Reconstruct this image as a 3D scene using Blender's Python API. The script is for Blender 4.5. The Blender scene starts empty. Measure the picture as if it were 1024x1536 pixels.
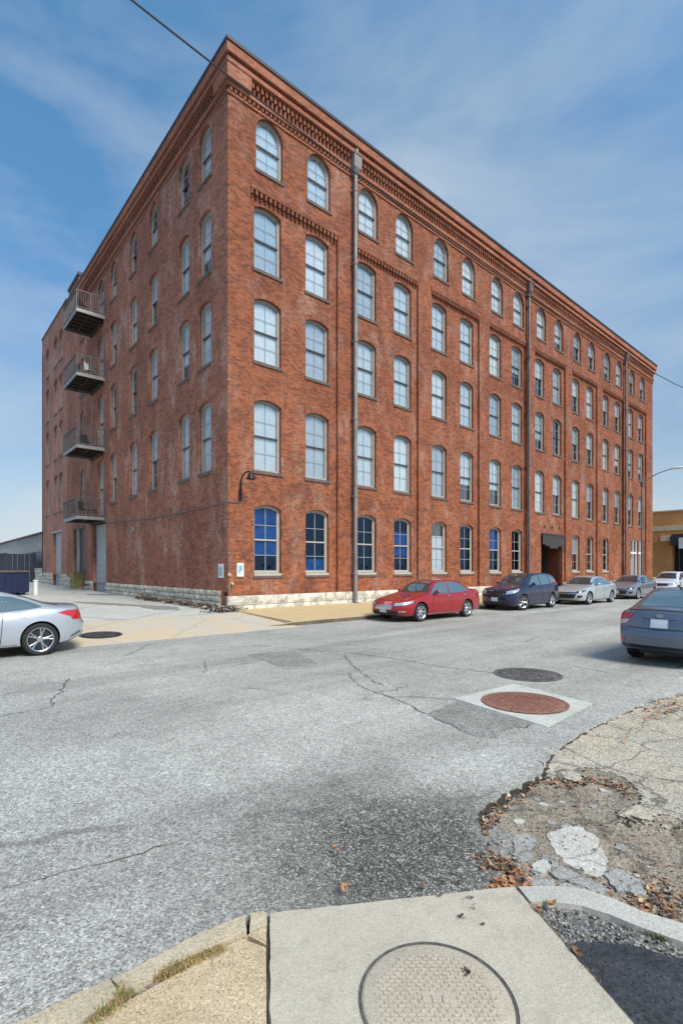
import bpy, bmesh, math, random
from math import radians as rad, sin, cos, pi
from mathutils import Vector, Matrix, noise
from mathutils.bvhtree import BVHTree
from mathutils.geometry import tessellate_polygon

SC = bpy.context.scene
COL = SC.collection
# ------------------------------------------------------------------ camera
cam_d = bpy.data.cameras.new('camera'); cam = bpy.data.objects.new('camera', cam_d); COL.objects.link(cam)
cam.location = (-9.354, -17.435, 1.85)
cam.rotation_euler = (rad(90), 0, rad(-40.94))
cam_d.sensor_fit = 'VERTICAL'; cam_d.sensor_height = 36; cam_d.lens = 17.665
cam_d.shift_y = 85.3 / 1536
cam_d.clip_start = 0.05; cam_d.clip_end = 4000
SC.camera = cam
# ------------------------------------------------------------------ sky and sun
SUN_EL, SUN_AZ = rad(47), rad(180)          # azimuth clockwise from +Y
w = bpy.data.worlds.new('World'); SC.world = w; w.use_nodes = True
nt = w.node_tree; nt.nodes.clear()
N = lambda t: nt.nodes.new(t)
out = N('ShaderNodeOutputWorld'); bg = N('ShaderNodeBackground'); bg.inputs[1].default_value = 0.12
sky = N('ShaderNodeTexSky'); sky.sky_type = 'NISHITA'; sky.sun_disc = False
sky.sun_elevation = SUN_EL; sky.sun_rotation = SUN_AZ; sky.altitude = 100; sky.air_density = 1.0; sky.dust_density = 0.6; sky.ozone_density = 2.0
tc = N('ShaderNodeTexCoord')
mp = N('ShaderNodeMapping'); mp.inputs['Scale'].default_value = (1.0, 1.0, 2.2); mp.inputs['Rotation'].default_value = (0.3, 0.25, 0.9)
n1 = N('ShaderNodeTexNoise'); n1.inputs['Scale'].default_value = 1.35; n1.inputs['Detail'].default_value = 7; n1.inputs['Roughness'].default_value = 0.52; n1.inputs['Distortion'].default_value = 0.5
r1 = N('ShaderNodeValToRGB'); r1.color_ramp.elements[0].position = 0.44; r1.color_ramp.elements[1].position = 0.66
r1.color_ramp.elements[0].color = (0.02, 0.02, 0.02, 1); r1.color_ramp.elements[1].color = (0.62, 0.62, 0.62, 1)
sep = N('ShaderNodeSeparateXYZ')
mr = N('ShaderNodeMapRange'); mr.inputs[1].default_value = 0.0; mr.inputs[2].default_value = 0.30; mr.inputs[3].default_value = 0.97; mr.inputs[4].default_value = 0.0
ad = N('ShaderNodeMath'); ad.operation = 'ADD'; ad.use_clamp = True
mx = N('ShaderNodeMix'); mx.data_type = 'RGBA'; mx.inputs[7].default_value = (2.75, 3.1, 3.4, 1)
tint = N('ShaderNodeMix'); tint.data_type = 'RGBA'; tint.blend_type = 'MULTIPLY'; tint.inputs[0].default_value = 1; tint.inputs[7].default_value = (0.60, 0.92, 1.06, 1)
L = nt.links.new
L(tc.outputs['Generated'], mp.inputs[0]); L(mp.outputs[0], n1.inputs[0]); L(n1.outputs[0], r1.inputs[0])
L(tc.outputs['Generated'], sep.inputs[0]); L(sep.outputs[2], mr.inputs[0])
L(r1.outputs[0], ad.inputs[0]); L(mr.outputs[0], ad.inputs[1])
rz = N('ShaderNodeValToRGB'); e_ = rz.color_ramp.elements; e_[0].position = 0.0; e_[0].color = (.32, .39, .44, 1); e_[1].position = .75; e_[1].color = (.56, .93, .97, 1)
e_ = rz.color_ramp.elements.new(.22); e_.color = (.35, .48, .54, 1); e_ = rz.color_ramp.elements.new(.45); e_.color = (.44, .71, .79, 1)
L(sep.outputs[2], rz.inputs[0]); L(rz.outputs[0], tint.inputs[7])
L(sky.outputs[0], tint.inputs[6]); L(ad.outputs[0], mx.inputs[0]); L(tint.outputs[2], mx.inputs[6])
L(mx.outputs[2], bg.inputs[0]); L(bg.outputs[0], out.inputs[0])

sd = bpy.data.lights.new('sun', 'SUN'); sun = bpy.data.objects.new('sun', sd); COL.objects.link(sun)
sd.energy = 2.3; sd.angle = rad(26); sd.color = (1, .92, .80)
sv = Vector((sin(SUN_AZ) * cos(SUN_EL), cos(SUN_AZ) * cos(SUN_EL), sin(SUN_EL)))
sun.rotation_euler = (-sv).to_track_quat('-Z', 'Y').to_euler(); sun.location = sv * 60
SC.view_settings.view_transform = 'Standard'; SC.view_settings.look = 'None'
SC.view_settings.exposure = 0.95; SC.view_settings.gamma = 1
SC.render.engine = 'CYCLES'

# ------------------------------------------------------------------ helpers
def tag(o, label=None, cat=None, group=None, kind=None):
    if label: o['label'] = label
    if cat: o['category'] = cat
    if group: o['group'] = group
    if kind: o['kind'] = kind
    return o
def empty(name, loc=(0, 0, 0), rz=0):
    o = bpy.data.objects.new(name, None); COL.objects.link(o); o.location = loc; o.rotation_euler = (0, 0, rz); o.empty_display_size = .2
    return o
class MB:
    def __init__(s): s.v = []; s.f = []; s.m = []; s.uv = {}
    def vert(s, p): s.v.append(tuple(p)); return len(s.v) - 1
    def face(s, pts, m=0, uv=None):
        i0 = len(s.v); s.v += [tuple(p) for p in pts]; s.f.append(tuple(range(i0, i0 + len(pts)))); s.m.append(m)
        if uv: s.uv[len(s.f) - 1] = uv
    def box(s, x0, x1, y0, y1, z0, z1, m=0):
        if x0 > x1: x0, x1 = x1, x0
        if y0 > y1: y0, y1 = y1, y0
        if z0 > z1: z0, z1 = z1, z0
        i = len(s.v)
        s.v += [(x0, y0, z0), (x1, y0, z0), (x1, y1, z0), (x0, y1, z0), (x0, y0, z1), (x1, y0, z1), (x1, y1, z1), (x0, y1, z1)]
        for q in ((0, 3, 2, 1), (4, 5, 6, 7), (0, 1, 5, 4), (1, 2, 6, 5), (2, 3, 7, 6), (3, 0, 4, 7)):
            s.f.append(tuple(i + k for k in q)); s.m.append(m)
    def obox(s, M, x0, x1, y0, y1, z0, z1, m=0):
        i = len(s.v); s.box(x0, x1, y0, y1, z0, z1, m)
        for k in range(i, len(s.v)): s.v[k] = tuple(M @ Vector(s.v[k]))
    def bar(s, a, b, r, n=8, m=0, r2=None):
        a = Vector(a); b = Vector(b); d = (b - a).normalized(); u = d.orthogonal().normalized(); v = d.cross(u); r2 = r if r2 is None else r2
        i = len(s.v)
        for k in range(n):
            t = 2 * pi * k / n; o = u * cos(t) + v * sin(t)
            s.v.append(tuple(a + o * r)); s.v.append(tuple(b + o * r2))
        for k in range(n):
            j = (k + 1) % n; s.f.append((i + 2 * k, i + 2 * j, i + 2 * j + 1, i + 2 * k + 1)); s.m.append(m)
        s.f.append(tuple(i + 2 * k for k in range(n))[::-1]); s.m.append(m)
        s.f.append(tuple(i + 2 * k + 1 for k in range(n))); s.m.append(m)
    def tube(s, pts, r, n=8, m=0):
        pts = [Vector(p) for p in pts]; rings = []
        up = Vector((0.13, 0.21, 0.97)).normalized()
        for k, p in enumerate(pts):
            d = (pts[min(k + 1, len(pts) - 1)] - pts[max(k - 1, 0)]).normalized()
            u = d.cross(up)
            if u.length < .05: u = d.cross(Vector((1, 0, 0)))
            u.normalize(); v = d.cross(u); rr = r[k] if isinstance(r, (list, tuple)) else r
            i = len(s.v); s.v += [tuple(p + (u * cos(2 * pi * j / n) + v * sin(2 * pi * j / n)) * rr) for j in range(n)]; rings.append(i)
        for a, b in zip(rings, rings[1:]):
            for j in range(n):
                q = (j + 1) % n; s.f.append((a + j, a + q, b + q, b + j)); s.m.append(m)
        s.f.append(tuple(rings[0] + j for j in range(n))[::-1]); s.m.append(m)
        s.f.append(tuple(rings[-1] + j for j in range(n))); s.m.append(m)
    def lathe(s, prof, n=32, M=Matrix(), m=0, cap=False):       # prof [(r, h)] about local Y axis
        rings = []
        for r, h in prof:
            i = len(s.v); s.v += [tuple(M @ Vector((r * cos(2 * pi * j / n), h, r * sin(2 * pi * j / n)))) for j in range(n)]; rings.append(i)
        for a, b in zip(rings, rings[1:]):
            for j in range(n):
                q = (j + 1) % n; s.f.append((a + j, a + q, b + q, b + j)); s.m.append(m)
        if cap:
            s.f.append(tuple(rings[-1] + j for j in range(n))); s.m.append(m)
            s.f.append(tuple(rings[0] + j for j in range(n))[::-1]); s.m.append(m)
    def prism(s, poly, z0, z1, m=0, mside=None):                # poly [(x, y)] extruded in z, or with map function
        n = len(poly); i = len(s.v)
        s.v += [(x, y, z0) for x, y in poly] + [(x, y, z1) for x, y in poly]
        tri = tessellate_polygon([[Vector((x, y, 0)) for x, y in poly]])
        for t in tri:
            s.f.append(tuple(i + n + k for k in t)); s.m.append(m)
            s.f.append(tuple(i + k for k in t[::-1])); s.m.append(m)
        for k in range(n):
            j = (k + 1) % n; s.f.append((i + k, i + j, i + n + j, i + n + k)); s.m.append(m if mside is None else mside)
    def build(s, name, mats, parent=None, smooth=False, recalc=True, uvw=False, angle=40):
        me = bpy.data.meshes.new(name); me.from_pydata(s.v, [], s.f)
        if not isinstance(mats, (list, tuple)): mats = [mats]
        for mt in mats: me.materials.append(mt)
        me.polygons.foreach_set('material_index', s.m)
        if recalc:
            bm = bmesh.new(); bm.from_mesh(me); bmesh.ops.recalc_face_normals(bm, faces=bm.faces); bm.to_mesh(me); bm.free()
        if uvw:
            ul = me.uv_layers.new(name='UVMap')
            for p in me.polygons:
                nx, ny, nz = abs(p.normal.x), abs(p.normal.y), abs(p.normal.z)
                cu = s.uv.get(p.index)
                for q, li in enumerate(p.loop_indices):
                    c = me.vertices[me.loops[li].vertex_index].co
                    if cu:
                        # find matching custom uv by original order of coordinates
                        vi = me.loops[li].vertex_index; k = s.f[p.index].index(vi); ul.data[li].uv = cu[k]
                    elif nz > .7: ul.data[li].uv = (c.x, c.y)
                    elif nx > ny: ul.data[li].uv = (c.y, c.z)
                    else: ul.data[li].uv = (c.x, c.z)
        if smooth:
            me.polygons.foreach_set('use_smooth', [True] * len(me.polygons))
            if angle: me.set_sharp_from_angle(angle=rad(angle))
        me.update()
        o = bpy.data.objects.new(name, me); COL.objects.link(o)
        if parent: o.parent = parent
        return o

# ------------------------------------------------------------------ materials
def newmat(name):
    m = bpy.data.materials.new(name); m.use_nodes = True; nt = m.node_tree
    return m, nt, nt.nodes['Principled BSDF']
def flat(name, c, rough=.6, metal=0., coat=0., spec=.5, var=0.0, vs=3., bump=0., bs=60.):
    m, nt, b = newmat(name)
    b.inputs['Base Color'].default_value = (*c, 1); b.inputs['Roughness'].default_value = rough; b.inputs['Metallic'].default_value = metal
    b.inputs['Coat Weight'].default_value = coat; b.inputs['Coat Roughness'].default_value = .04; b.inputs['Specular IOR Level'].default_value = spec
    if var or bump: tcn = nt.nodes.new('ShaderNodeTexCoord')
    if var:
        n = nt.nodes.new('ShaderNodeTexNoise'); n.inputs['Scale'].default_value = vs; n.inputs['Detail'].default_value = 6; n.inputs['Roughness'].default_value = .65
        r = nt.nodes.new('ShaderNodeValToRGB'); r.color_ramp.elements[0].position = .3; r.color_ramp.elements[1].position = .7
        r.color_ramp.elements[0].color = (*[x * (1 - var) for x in c], 1); r.color_ramp.elements[1].color = (*[min(1, x * (1 + var)) for x in c], 1)
        nt.links.new(tcn.outputs['Object'], n.inputs[0]); nt.links.new(n.outputs[0], r.inputs[0]); nt.links.new(r.outputs[0], b.inputs['Base Color'])
    if bump:
        n = nt.nodes.new('ShaderNodeTexNoise'); n.inputs['Scale'].default_value = bs; n.inputs['Detail'].default_value = 4
        bp = nt.nodes.new('ShaderNodeBump'); bp.inputs['Strength'].default_value = bump; bp.inputs['Distance'].default_value = .01
        nt.links.new(tcn.outputs['Object'], n.inputs[0]); nt.links.new(n.outputs[0], bp.inputs['Height']); nt.links.new(bp.outputs[0], b.inputs['Normal'])
    return m
class G:      # tiny node graph helper
    def __init__(s, nt): s.nt = nt
    def n(s, t, **k):
        o = s.nt.nodes.new(t)
        for a, b in k.items(): setattr(o, a, b)
        return o
    def l(s, a, b): s.nt.links.new(a, b)
    def noise(s, co, sc, det=5, ro=.6, dis=0.):
        o = s.n('ShaderNodeTexNoise'); o.inputs['Scale'].default_value = sc; o.inputs['Detail'].default_value = det; o.inputs['Roughness'].default_value = ro; o.inputs['Distortion'].default_value = dis
        s.l(co, o.inputs[0]); return o.outputs[0]
    def ramp(s, x, stops):
        o = s.n('ShaderNodeValToRGB'); e = o.color_ramp.elements
        while len(e) < len(stops): e.new(.5)
        for k, (p, c) in enumerate(stops):
            e[k].position = p; e[k].color = (*c, 1) if isinstance(c, (tuple, list)) else (c, c, c, 1)
        s.l(x, o.inputs[0]); return o.outputs[0]
    def mix(s, f, a, b, mode='MIX'):
        o = s.n('ShaderNodeMix', data_type='RGBA', blend_type=mode)
        for i, x in ((0, f), (6, a), (7, b)):
            if isinstance(x, (int, float)): o.inputs[i].default_value = x if i == 0 else (x, x, x, 1)
            elif isinstance(x, tuple): o.inputs[i].default_value = (*x, 1)
            else: s.l(x, o.inputs[i])
        return o.outputs[2]
    def math(s, op, a, b=0., clamp=False):
        o = s.n('ShaderNodeMath', operation=op, use_clamp=clamp)
        for i, x in ((0, a), (1, b)):
            if isinstance(x, (int, float)): o.inputs[i].default_value = x
            else: s.l(x, o.inputs[i])
        return o.outputs[0]
    def bump(s, h, st, d, nrm=None):
        o = s.n('ShaderNodeBump'); o.inputs['Strength'].default_value = st; o.inputs['Distance'].default_value = d; s.l(h, o.inputs['Height'])
        if nrm: s.l(nrm, o.inputs['Normal'])
        return o.outputs[0]

def brick(name, ca, cb, mort, white=.3, dark=.35, splotch=.5, seed=0.):
    m, nt, b = newmat(name); g = G(nt)
    uv = g.n('ShaderNodeTexCoord').outputs; ob = uv['Object']
    mpn = g.n('ShaderNodeMapping'); mpn.inputs['Location'].default_value = (seed, seed * 1.7, seed); g.l(ob, mpn.inputs[0]); ob = mpn.outputs[0]
    br = g.n('ShaderNodeTexBrick'); g.l(uv['UV'], br.inputs[0])
    br.inputs['Scale'].default_value = 1; br.inputs['Brick Width'].default_value = .22; br.inputs['Row Height'].default_value = .076
    br.inputs['Mortar Size'].default_value = .007; br.inputs['Mortar Smooth'].default_value = .2; br.inputs['Bias'].default_value = -.1
    br.inputs['Color1'].default_value = (*ca, 1); br.inputs['Color2'].default_value = (*cb, 1); br.inputs['Mortar'].default_value = (*mort, 1)
    c = br.outputs['Color']
    big = g.ramp(g.noise(ob, .35, 6, .6, .4), [(.32, .78), (.68, 1.22)])
    c = g.mix(1., c, big, 'MULTIPLY')
    # streaky per-brick tone (soot, burnt headers)
    ms = g.n('ShaderNodeMapping'); ms.inputs['Scale'].default_value = (10, 10, 24); g.l(ob, ms.inputs[0])
    hd = g.ramp(g.noise(ms.outputs[0], 1., 2, .5), [(.3, .72), (.5, 1.0), (.72, 1.18)])
    c = g.mix(.75, c, hd, 'MULTIPLY')
    # height: lower storeys were repointed and are blotchier
    sx = g.n('ShaderNodeSeparateXYZ'); g.l(uv['Object'], sx.inputs[0])
    low = g.n('ShaderNodeMapRange'); low.inputs[1].default_value = 2.; low.inputs[2].default_value = 15.; low.inputs[3].default_value = 1.; low.inputs[4].default_value = .15; g.l(sx.outputs[2], low.inputs[0]); low = low.outputs[0]
    sp = g.ramp(g.noise(ob, 2.6, 8, .75, .8), [(.45, 0.), (.62, 1.)])
    c = g.mix(g.math('MULTIPLY', g.math('MULTIPLY', sp, low), splotch), c, (.5, .165, .06))
    dk = g.ramp(g.noise(ob, 1.1, 8, .72, 1.), [(.50, 0.), (.66, 1.)])
    c = g.mix(g.math('MULTIPLY', g.math('MULTIPLY', dk, low), dark), c, (.10, .045, .04))
    # efflorescence and old paint
    mw = g.n('ShaderNodeMapping'); mw.inputs['Scale'].default_value = (.8, .8, .33); g.l(ob, mw.inputs[0])
    wa = g.ramp(g.noise(mw.outputs[0], 1.3, 5, .6, .6), [(.5, 0.), (.7, 1.)])
    wb = g.ramp(g.noise(ob, 7.5, 8, .8), [(.42, 0.), (.62, 1.)])
    c = g.mix(g.math('MULTIPLY', g.math('MULTIPLY', wa, wb), white), c, (.58, .46, .40))
    g.l(c, b.inputs['Base Color']); b.inputs['Roughness'].default_value = .88; b.inputs['Specular IOR Level'].default_value = .25
    inv = g.math('SUBTRACT', 1., br.outputs['Fac'])
    h = g.math('ADD', inv, g.math('MULTIPLY', g.noise(ob, 30, 4, .7), .8))
    g.l(g.bump(h, .7, .01), b.inputs['Normal'])
    return m
M = {}
M['brick_front'] = brick('brick_front', (.35, .110, .054), (.125, .042, .028), (.20, .115, .08), .48, .75, .55)
M['brick_arch'] = brick('brick_arch', (.31, .10, .05), (.14, .048, .03), (.22, .12, .09), .3, .3, .3, 4.)
M['brick_side'] = brick('brick_side', (.40, .142, .086), (.155, .06, .043), (.28, .185, .145), .8, .6, .4, 7.)
M['brick_wing'] = brick('brick_wing', (.42, .19, .14), (.26, .115, .09), (.36, .25, .21), .6, .25, .4, 13.)
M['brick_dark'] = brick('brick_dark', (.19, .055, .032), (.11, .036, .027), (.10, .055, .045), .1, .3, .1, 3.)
M['brick_cornice'] = brick('brick_cornice', (.40, .145, .08), (.25, .085, .05), (.28, .16, .12), .25, .1, .1, 5.)
M['stone'] = flat('limestone', (.56, .53, .455), .9, var=.5, vs=2.2, bump=.9, bs=9)
M['stone_side'] = flat('limestone_weathered', (.48, .44, .36), .9, var=.5, vs=3., bump=.9, bs=9)
M['sill'] = flat('sill_stone', (.13, .095, .085), .85, var=.3, vs=4)
M['coping'] = flat('coping_metal', (.035, .035, .04), .5, .3)
M['frame'] = flat('window_frame_grey', (.36, .35, .33), .6, var=.12)
M['frame_cream'] = flat('window_frame_cream', (.44, .41, .365), .6, var=.12)
M['sash_dark'] = flat('sash_dark', (.05, .05, .055), .5)
M['muntin'] = flat('muntin_grey', (.36, .41, .45), .5)
M['muntin_cream'] = flat('muntin_cream', (.50, .50, .50), .5)
M['blind'] = flat('blind_pale', (.47, .56, .62), .8, var=.1)
M['blind_w'] = flat('blind_white', (.60, .66, .68), .8, var=.1)
M['blind_l'] = flat('blind_side_brightened', (.74, .79, .80), .8, var=.15)  # whiter copy of the blind, missing sunlight on the side made up in colour
M['blind_g'] = flat('blind_grey_blue', (.34, .42, .48), .8, var=.12)
M['reflection_blue'] = flat('reflection_blue', (.03, .135, .29), .8, var=.7, vs=2.)  # blue sheets behind the glass, painted to imitate reflections in ground-floor panes
M['black'] = flat('dark_interior', (.012, .013, .016), .8)
M['galv'] = flat('galvanised_metal', (.24, .235, .235), .6, .2, var=.3, vs=2)
M['pipe_brown'] = flat('pipe_brown_grey', (.17, .13, .13), .55, .4, var=.3, vs=2)
M['steel_grey'] = flat('steel_grey', (.27, .27, .265), .5, .4, var=.15)
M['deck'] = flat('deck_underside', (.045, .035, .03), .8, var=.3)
M['door_grey'] = flat('door_grey', (.34, .37, .38), .6, var=.12)
M['door_dark'] = flat('door_dark', (.05, .052, .06), .6)
M['rail'] = flat('railing_grey', (.12, .115, .115), .5, .4)
M['iron'] = flat('cast_iron_black', (.02, .02, .022), .5, .5)
M['awning'] = flat('awning_charcoal', (.045, .042, .045), .8, var=.3)
M['white'] = flat('white_paint', (.72, .73, .74), .6)
M['signblue'] = flat('sign_blue', (.30, .45, .55), .5)
M['roof'] = flat('roof_membrane', (.1, .1, .1), .9)
M['rubber'] = flat('tyre_rubber', (.018, .018, .019), .8)
M['rim'] = flat('alloy', (.55, .56, .58), .28, .9)
M['plastic'] = flat('black_plastic', (.015, .015, .017), .45)
M['chrome'] = flat('chrome', (.6, .61, .63), .28, 1.)
M['autoglass'] = flat('auto_glass', (.02, .03, .035), .04, .0, 1., .9)
M['autoglass_pale'] = flat('auto_glass_pale', (.10, .15, .17), .05, .2, 1., .9)
M['headlight'] = flat('headlight_lens', (.55, .58, .62), .12, .5, 1.)
M['redlens'] = flat('red_lens', (.5, .012, .02), .15, .0, 1.)
M['clearlens'] = flat('clear_lens', (.6, .5, .5), .15, .2, 1.)
M['plate'] = flat('licence_plate', (.62, .65, .68), .5)
def glass(name, tint, base=.22, wob=.25, gc=(.92, .96, 1)):
    m = bpy.data.materials.new(name); m.use_nodes = True; nt = m.node_tree; nt.nodes.clear(); g = G(nt)
    o = g.n('ShaderNodeOutputMaterial'); tr = g.n('ShaderNodeBsdfTransparent'); gl = g.n('ShaderNodeBsdfGlossy'); ms = g.n('ShaderNodeMixShader')
    tr.inputs[0].default_value = (*tint, 1); gl.inputs['Roughness'].default_value = .03; gl.inputs[0].default_value = (*gc, 1)
    co = g.n('ShaderNodeTexCoord').outputs['Object']
    nn = g.bump(g.noise(co, 1.1, 2, .5), wob, .05); g.l(nn, gl.inputs['Normal'])
    fr = g.n('ShaderNodeLayerWeight'); fr.inputs[0].default_value = .5
    f = g.math('ADD', g.math('MULTIPLY', g.math('POWER', fr.outputs['Facing'], 4.), .8), base, True)
    g.l(f, ms.inputs[0]); g.l(tr.outputs[0], ms.inputs[1]); g.l(gl.outputs[0], ms.inputs[2]); g.l(ms.outputs[0], o.inputs[0])
    return m
M['glass'] = glass('window_glass', (.97, .99, 1.), .24)
M['glass_low'] = glass('window_glass_tinted', (.42, .55, .78), .09, .25, (.35, .6, 1.))  # blue in the glass and gloss colour imitates reflected sky
def paint(name, c, metal=.35, rough=.32):
    m, nt, b = newmat(name); g = G(nt); co = g.n('ShaderNodeTexCoord').outputs['Object']
    b.inputs['Metallic'].default_value = metal; b.inputs['Coat Weight'].default_value = 1; b.inputs['Coat Roughness'].default_value = .03
    dirt = g.ramp(g.noise(co, 3.2, 6, .7), [(.35, 0.), (.8, .14)])
    g.l(g.mix(dirt, c, tuple(x * .6 + .06 for x in c)), b.inputs['Base Color'])
    g.l(g.ramp(g.noise(co, 6, 5, .7), [(.3, rough * .8), (.7, rough * 1.3)]), b.inputs['Roughness'])
    return m

# ---- ground materials
def asphalt():
    m, nt, b = newmat('asphalt'); g = G(nt); co = g.n('ShaderNodeTexCoord').outputs['Object']
    v = g.n('ShaderNodeTexVoronoi'); v.inputs['Scale'].default_value = 95; v.inputs['Randomness'].default_value = 1; g.l(co, v.inputs[0])
    sv = g.n('ShaderNodeSeparateColor'); g.l(v.outputs['Color'], sv.inputs[0])
    v2 = g.n('ShaderNodeTexVoronoi'); v2.inputs['Scale'].default_value = 42; g.l(co, v2.inputs[0])
    s2 = g.n('ShaderNodeSeparateColor'); g.l(v2.outputs['Color'], s2.inputs[0])
    c = g.ramp(sv.outputs[0], [(0., (.19, .187, .172)), (.35, (.35, .347, .32)), (.75, (.44, .438, .402)), (1., (.61, .605, .56))])
    c2 = g.ramp(s2.outputs[1], [(0., .72), (.5, 1.), (.93, 1.1), (1., 1.4)])
    c = g.mix(.8, c, c2, 'MULTIPLY')
    big = g.ramp(g.noise(co, .22, 7, .62, .5), [(.3, .80), (.7, 1.15)]); c = g.mix(1., c, big, 'MULTIPLY')
    mid = g.ramp(g.noise(co, 1.6, 7, .7, .8), [(.3, .84), (.5, 1.), (.75, 1.1)]); c = g.mix(1., c, mid, 'MULTIPLY')
    # oil and tyre darkening lanes along the street
    ml = g.n('ShaderNodeMapping'); ml.inputs['Scale'].default_value = (.06, .9, 1); g.l(co, ml.inputs[0])
    ln = g.ramp(g.noise(ml.outputs[0], 1., 4, .6), [(.35, .80), (.65, 1.10)]); c = g.mix(1., c, ln, 'MULTIPLY')
    # ravelled dark strip by the corner ramp: open-textured old tar
    sx = g.n('ShaderNodeVectorMath', operation='DISTANCE'); sx.inputs[1].default_value = (-6.85, -15.15, 0); g.l(co, sx.inputs[0])
    wob = g.math('MULTIPLY', g.noise(co, 3.0, 6, .75), 1.2)
    dd = g.math('ADD', sx.outputs['Value'], wob)
    mk = g.ramp(g.math('DIVIDE', dd, 2.5), [(.42, 1.), (.56, .6), (.78, 0.)])
    fl = g.ramp(sv.outputs[1], [(.70, 1.), (.80, .15)])
    c = g.mix(g.math('MULTIPLY', g.math('MULTIPLY', mk, fl), 1.), c, g.mix(1., c, (.27, .255, .25), 'MULTIPLY'))
    oil = g.ramp(g.noise(co, 1.9, 4, .55, .3), [(.66, 0.), (.74, 1.)]); c = g.mix(g.math('MULTIPLY', oil, .35), c, (.09, .088, .085))
    # hairline cracks
    wv = g.n('ShaderNodeTexVoronoi', feature='DISTANCE_TO_EDGE'); wv.inputs['Scale'].default_value = .28
    dn = g.n('ShaderNodeMix', data_type='VECTOR'); dn.inputs[0].default_value = .35
    nz = g.n('ShaderNodeTexNoise'); nz.inputs['Scale'].default_value = 1.3; nz.inputs['Detail'].default_value = 8; g.l(co, nz.inputs[0])
    g.l(co, dn.inputs[4]); g.l(nz.outputs['Color'], dn.inputs[5]); g.l(dn.outputs[1], wv.inputs[0])
    ck = g.ramp(wv.outputs[0], [(0., 1.), (.0035, .9), (.008, 0.)])
    msk = g.ramp(g.noise(co, .5, 3, .5), [(.52, 0.), (.6, 1.)])
    ck = g.math('MULTIPLY', ck, msk)
    c = g.mix(g.math('MULTIPLY', ck, .55), c, (.06, .06, .062))
    g.l(c, b.inputs['Base Color']); b.inputs['Roughness'].default_value = .82; b.inputs['Specular IOR Level'].default_value = .3
    h = g.math('ADD', g.math('MULTIPLY', v.outputs['Distance'], -1.), g.math('MULTIPLY', g.noise(co, 9, 5, .6), .5))
    g.l(g.bump(h, .55, .006), b.inputs['Normal'])
    return m
def concrete(name, c1, c2, speck=.25, crack=0., fine=110, stain=.5, csc=1.2, tan=None):
    m, nt, b = newmat(name); g = G(nt); co = g.n('ShaderNodeTexCoord').outputs['Object']
    c = g.ramp(g.noise(co, 1.8, 7, .65, .5), [(.3, c1), (.7, c2)])
    if tan:
        t = g.ramp(g.noise(co, .7, 5, .6, .4), [(.42, 0.), (.6, 1.)]); c = g.mix(t, c, tan)
    v = g.n('ShaderNodeTexVoronoi'); v.inputs['Scale'].default_value = fine; g.l(co, v.inputs[0])
    s = g.n('ShaderNodeSeparateColor'); g.l(v.outputs['Color'], s.inputs[0])
    c = g.mix(1., c, g.ramp(s.outputs[0], [(0., 1 - speck * 1.6), (.25, 1 - speck * .3), (.8, 1 + speck * .3), (1., 1 + speck * 1.3)]), 'MULTIPLY')
    st = g.ramp(g.noise(co, 5., 8, .75, 1.2), [(.5, 0.), (.72, 1.)])
    c = g.mix(g.math('MULTIPLY', st, stain), c, tuple(x * .55 for x in c1))
    pit = g.ramp(g.noise(co, 38., 3, .6), [(.24, 1.), (.30, 0.)]); c = g.mix(g.math('MULTIPLY', pit, .6), c, tuple(x * .3 for x in c1))
    h = g.noise(co, 45, 5, .7)
    if crack:
        wv = g.n('ShaderNodeTexVoronoi', feature='DISTANCE_TO_EDGE'); wv.inputs['Scale'].default_value = csc
        dn = g.n('ShaderNodeMix', data_type='VECTOR'); dn.inputs[0].default_value = .22
        nz = g.n('ShaderNodeTexNoise'); nz.inputs['Scale'].default_value = 2.6; nz.inputs['Detail'].default_value = 9; nz.inputs['Roughness'].default_value = .65; g.l(co, nz.inputs[0])
        g.l(co, dn.inputs[4]); g.l(nz.outputs['Color'], dn.inputs[5]); g.l(dn.outputs[1], wv.inputs[0])
        ck = g.ramp(wv.outputs[0], [(0., 1.), (.006, 1.), (.02, 0.)])
        c = g.mix(g.math('MULTIPLY', ck, crack), c, (.035, .03, .026)); h = g.math('SUBTRACT', h, g.math('MULTIPLY', ck, 2.))
    g.l(c, b.inputs['Base Color']); b.inputs['Roughness'].default_value = .9; b.inputs['Specular IOR Level'].default_value = .25
    g.l(g.bump(h, .4, .006), b.inputs['Normal'])
    return m
M['asphalt'] = asphalt()
M['slab'] = concrete('concrete_new', (.44, .40, .325), (.51, .465, .375), .18, stain=.45, fine=230)
M['slab_tan'] = concrete('concrete_exposed_tan', (.47, .365, .225), (.56, .455, .31), .32, stain=.4, fine=170)
M['curb'] = concrete('concrete_curb', (.44, .37, .26), (.56, .48, .35), .25, stain=.3, fine=160)
M['curb_white'] = concrete('concrete_curb_pale', (.40, .39, .35), (.52, .51, .46), .2, stain=.2, fine=160)
M['walk_tan'] = concrete('pavement_tan', (.50, .37, .20), (.56, .43, .25), .12, stain=.15, fine=60)
M['apron'] = concrete('concrete_apron', (.46, .43, .37), (.54, .48, .39), .1, .12, 60, .2, .35, (.56, .45, .31))
M['alley'] = concrete('alley_concrete', (.42, .42, .39), (.54, .53, .49), .12, .3, 60, .35, .3)
M['old_conc'] = concrete('old_concrete', (.33, .31, .265), (.47, .43, .35), .4, .6, 80, .85, 2.1, (.47, .41, .31))
M['dirt'] = concrete('dirt_rubble', (.20, .165, .125), (.36, .31, .245), .45, .5, 90, .6, 1.8)
M['chunk'] = concrete('broken_concrete_pale', (.44, .425, .385), (.58, .565, .52), .3, .35, 140, .6, 3.)
M['chunk_grey'] = concrete('broken_concrete_grey', (.29, .285, .27), (.40, .395, .375), .35, .4, 140, .7, 3.5)
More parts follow.
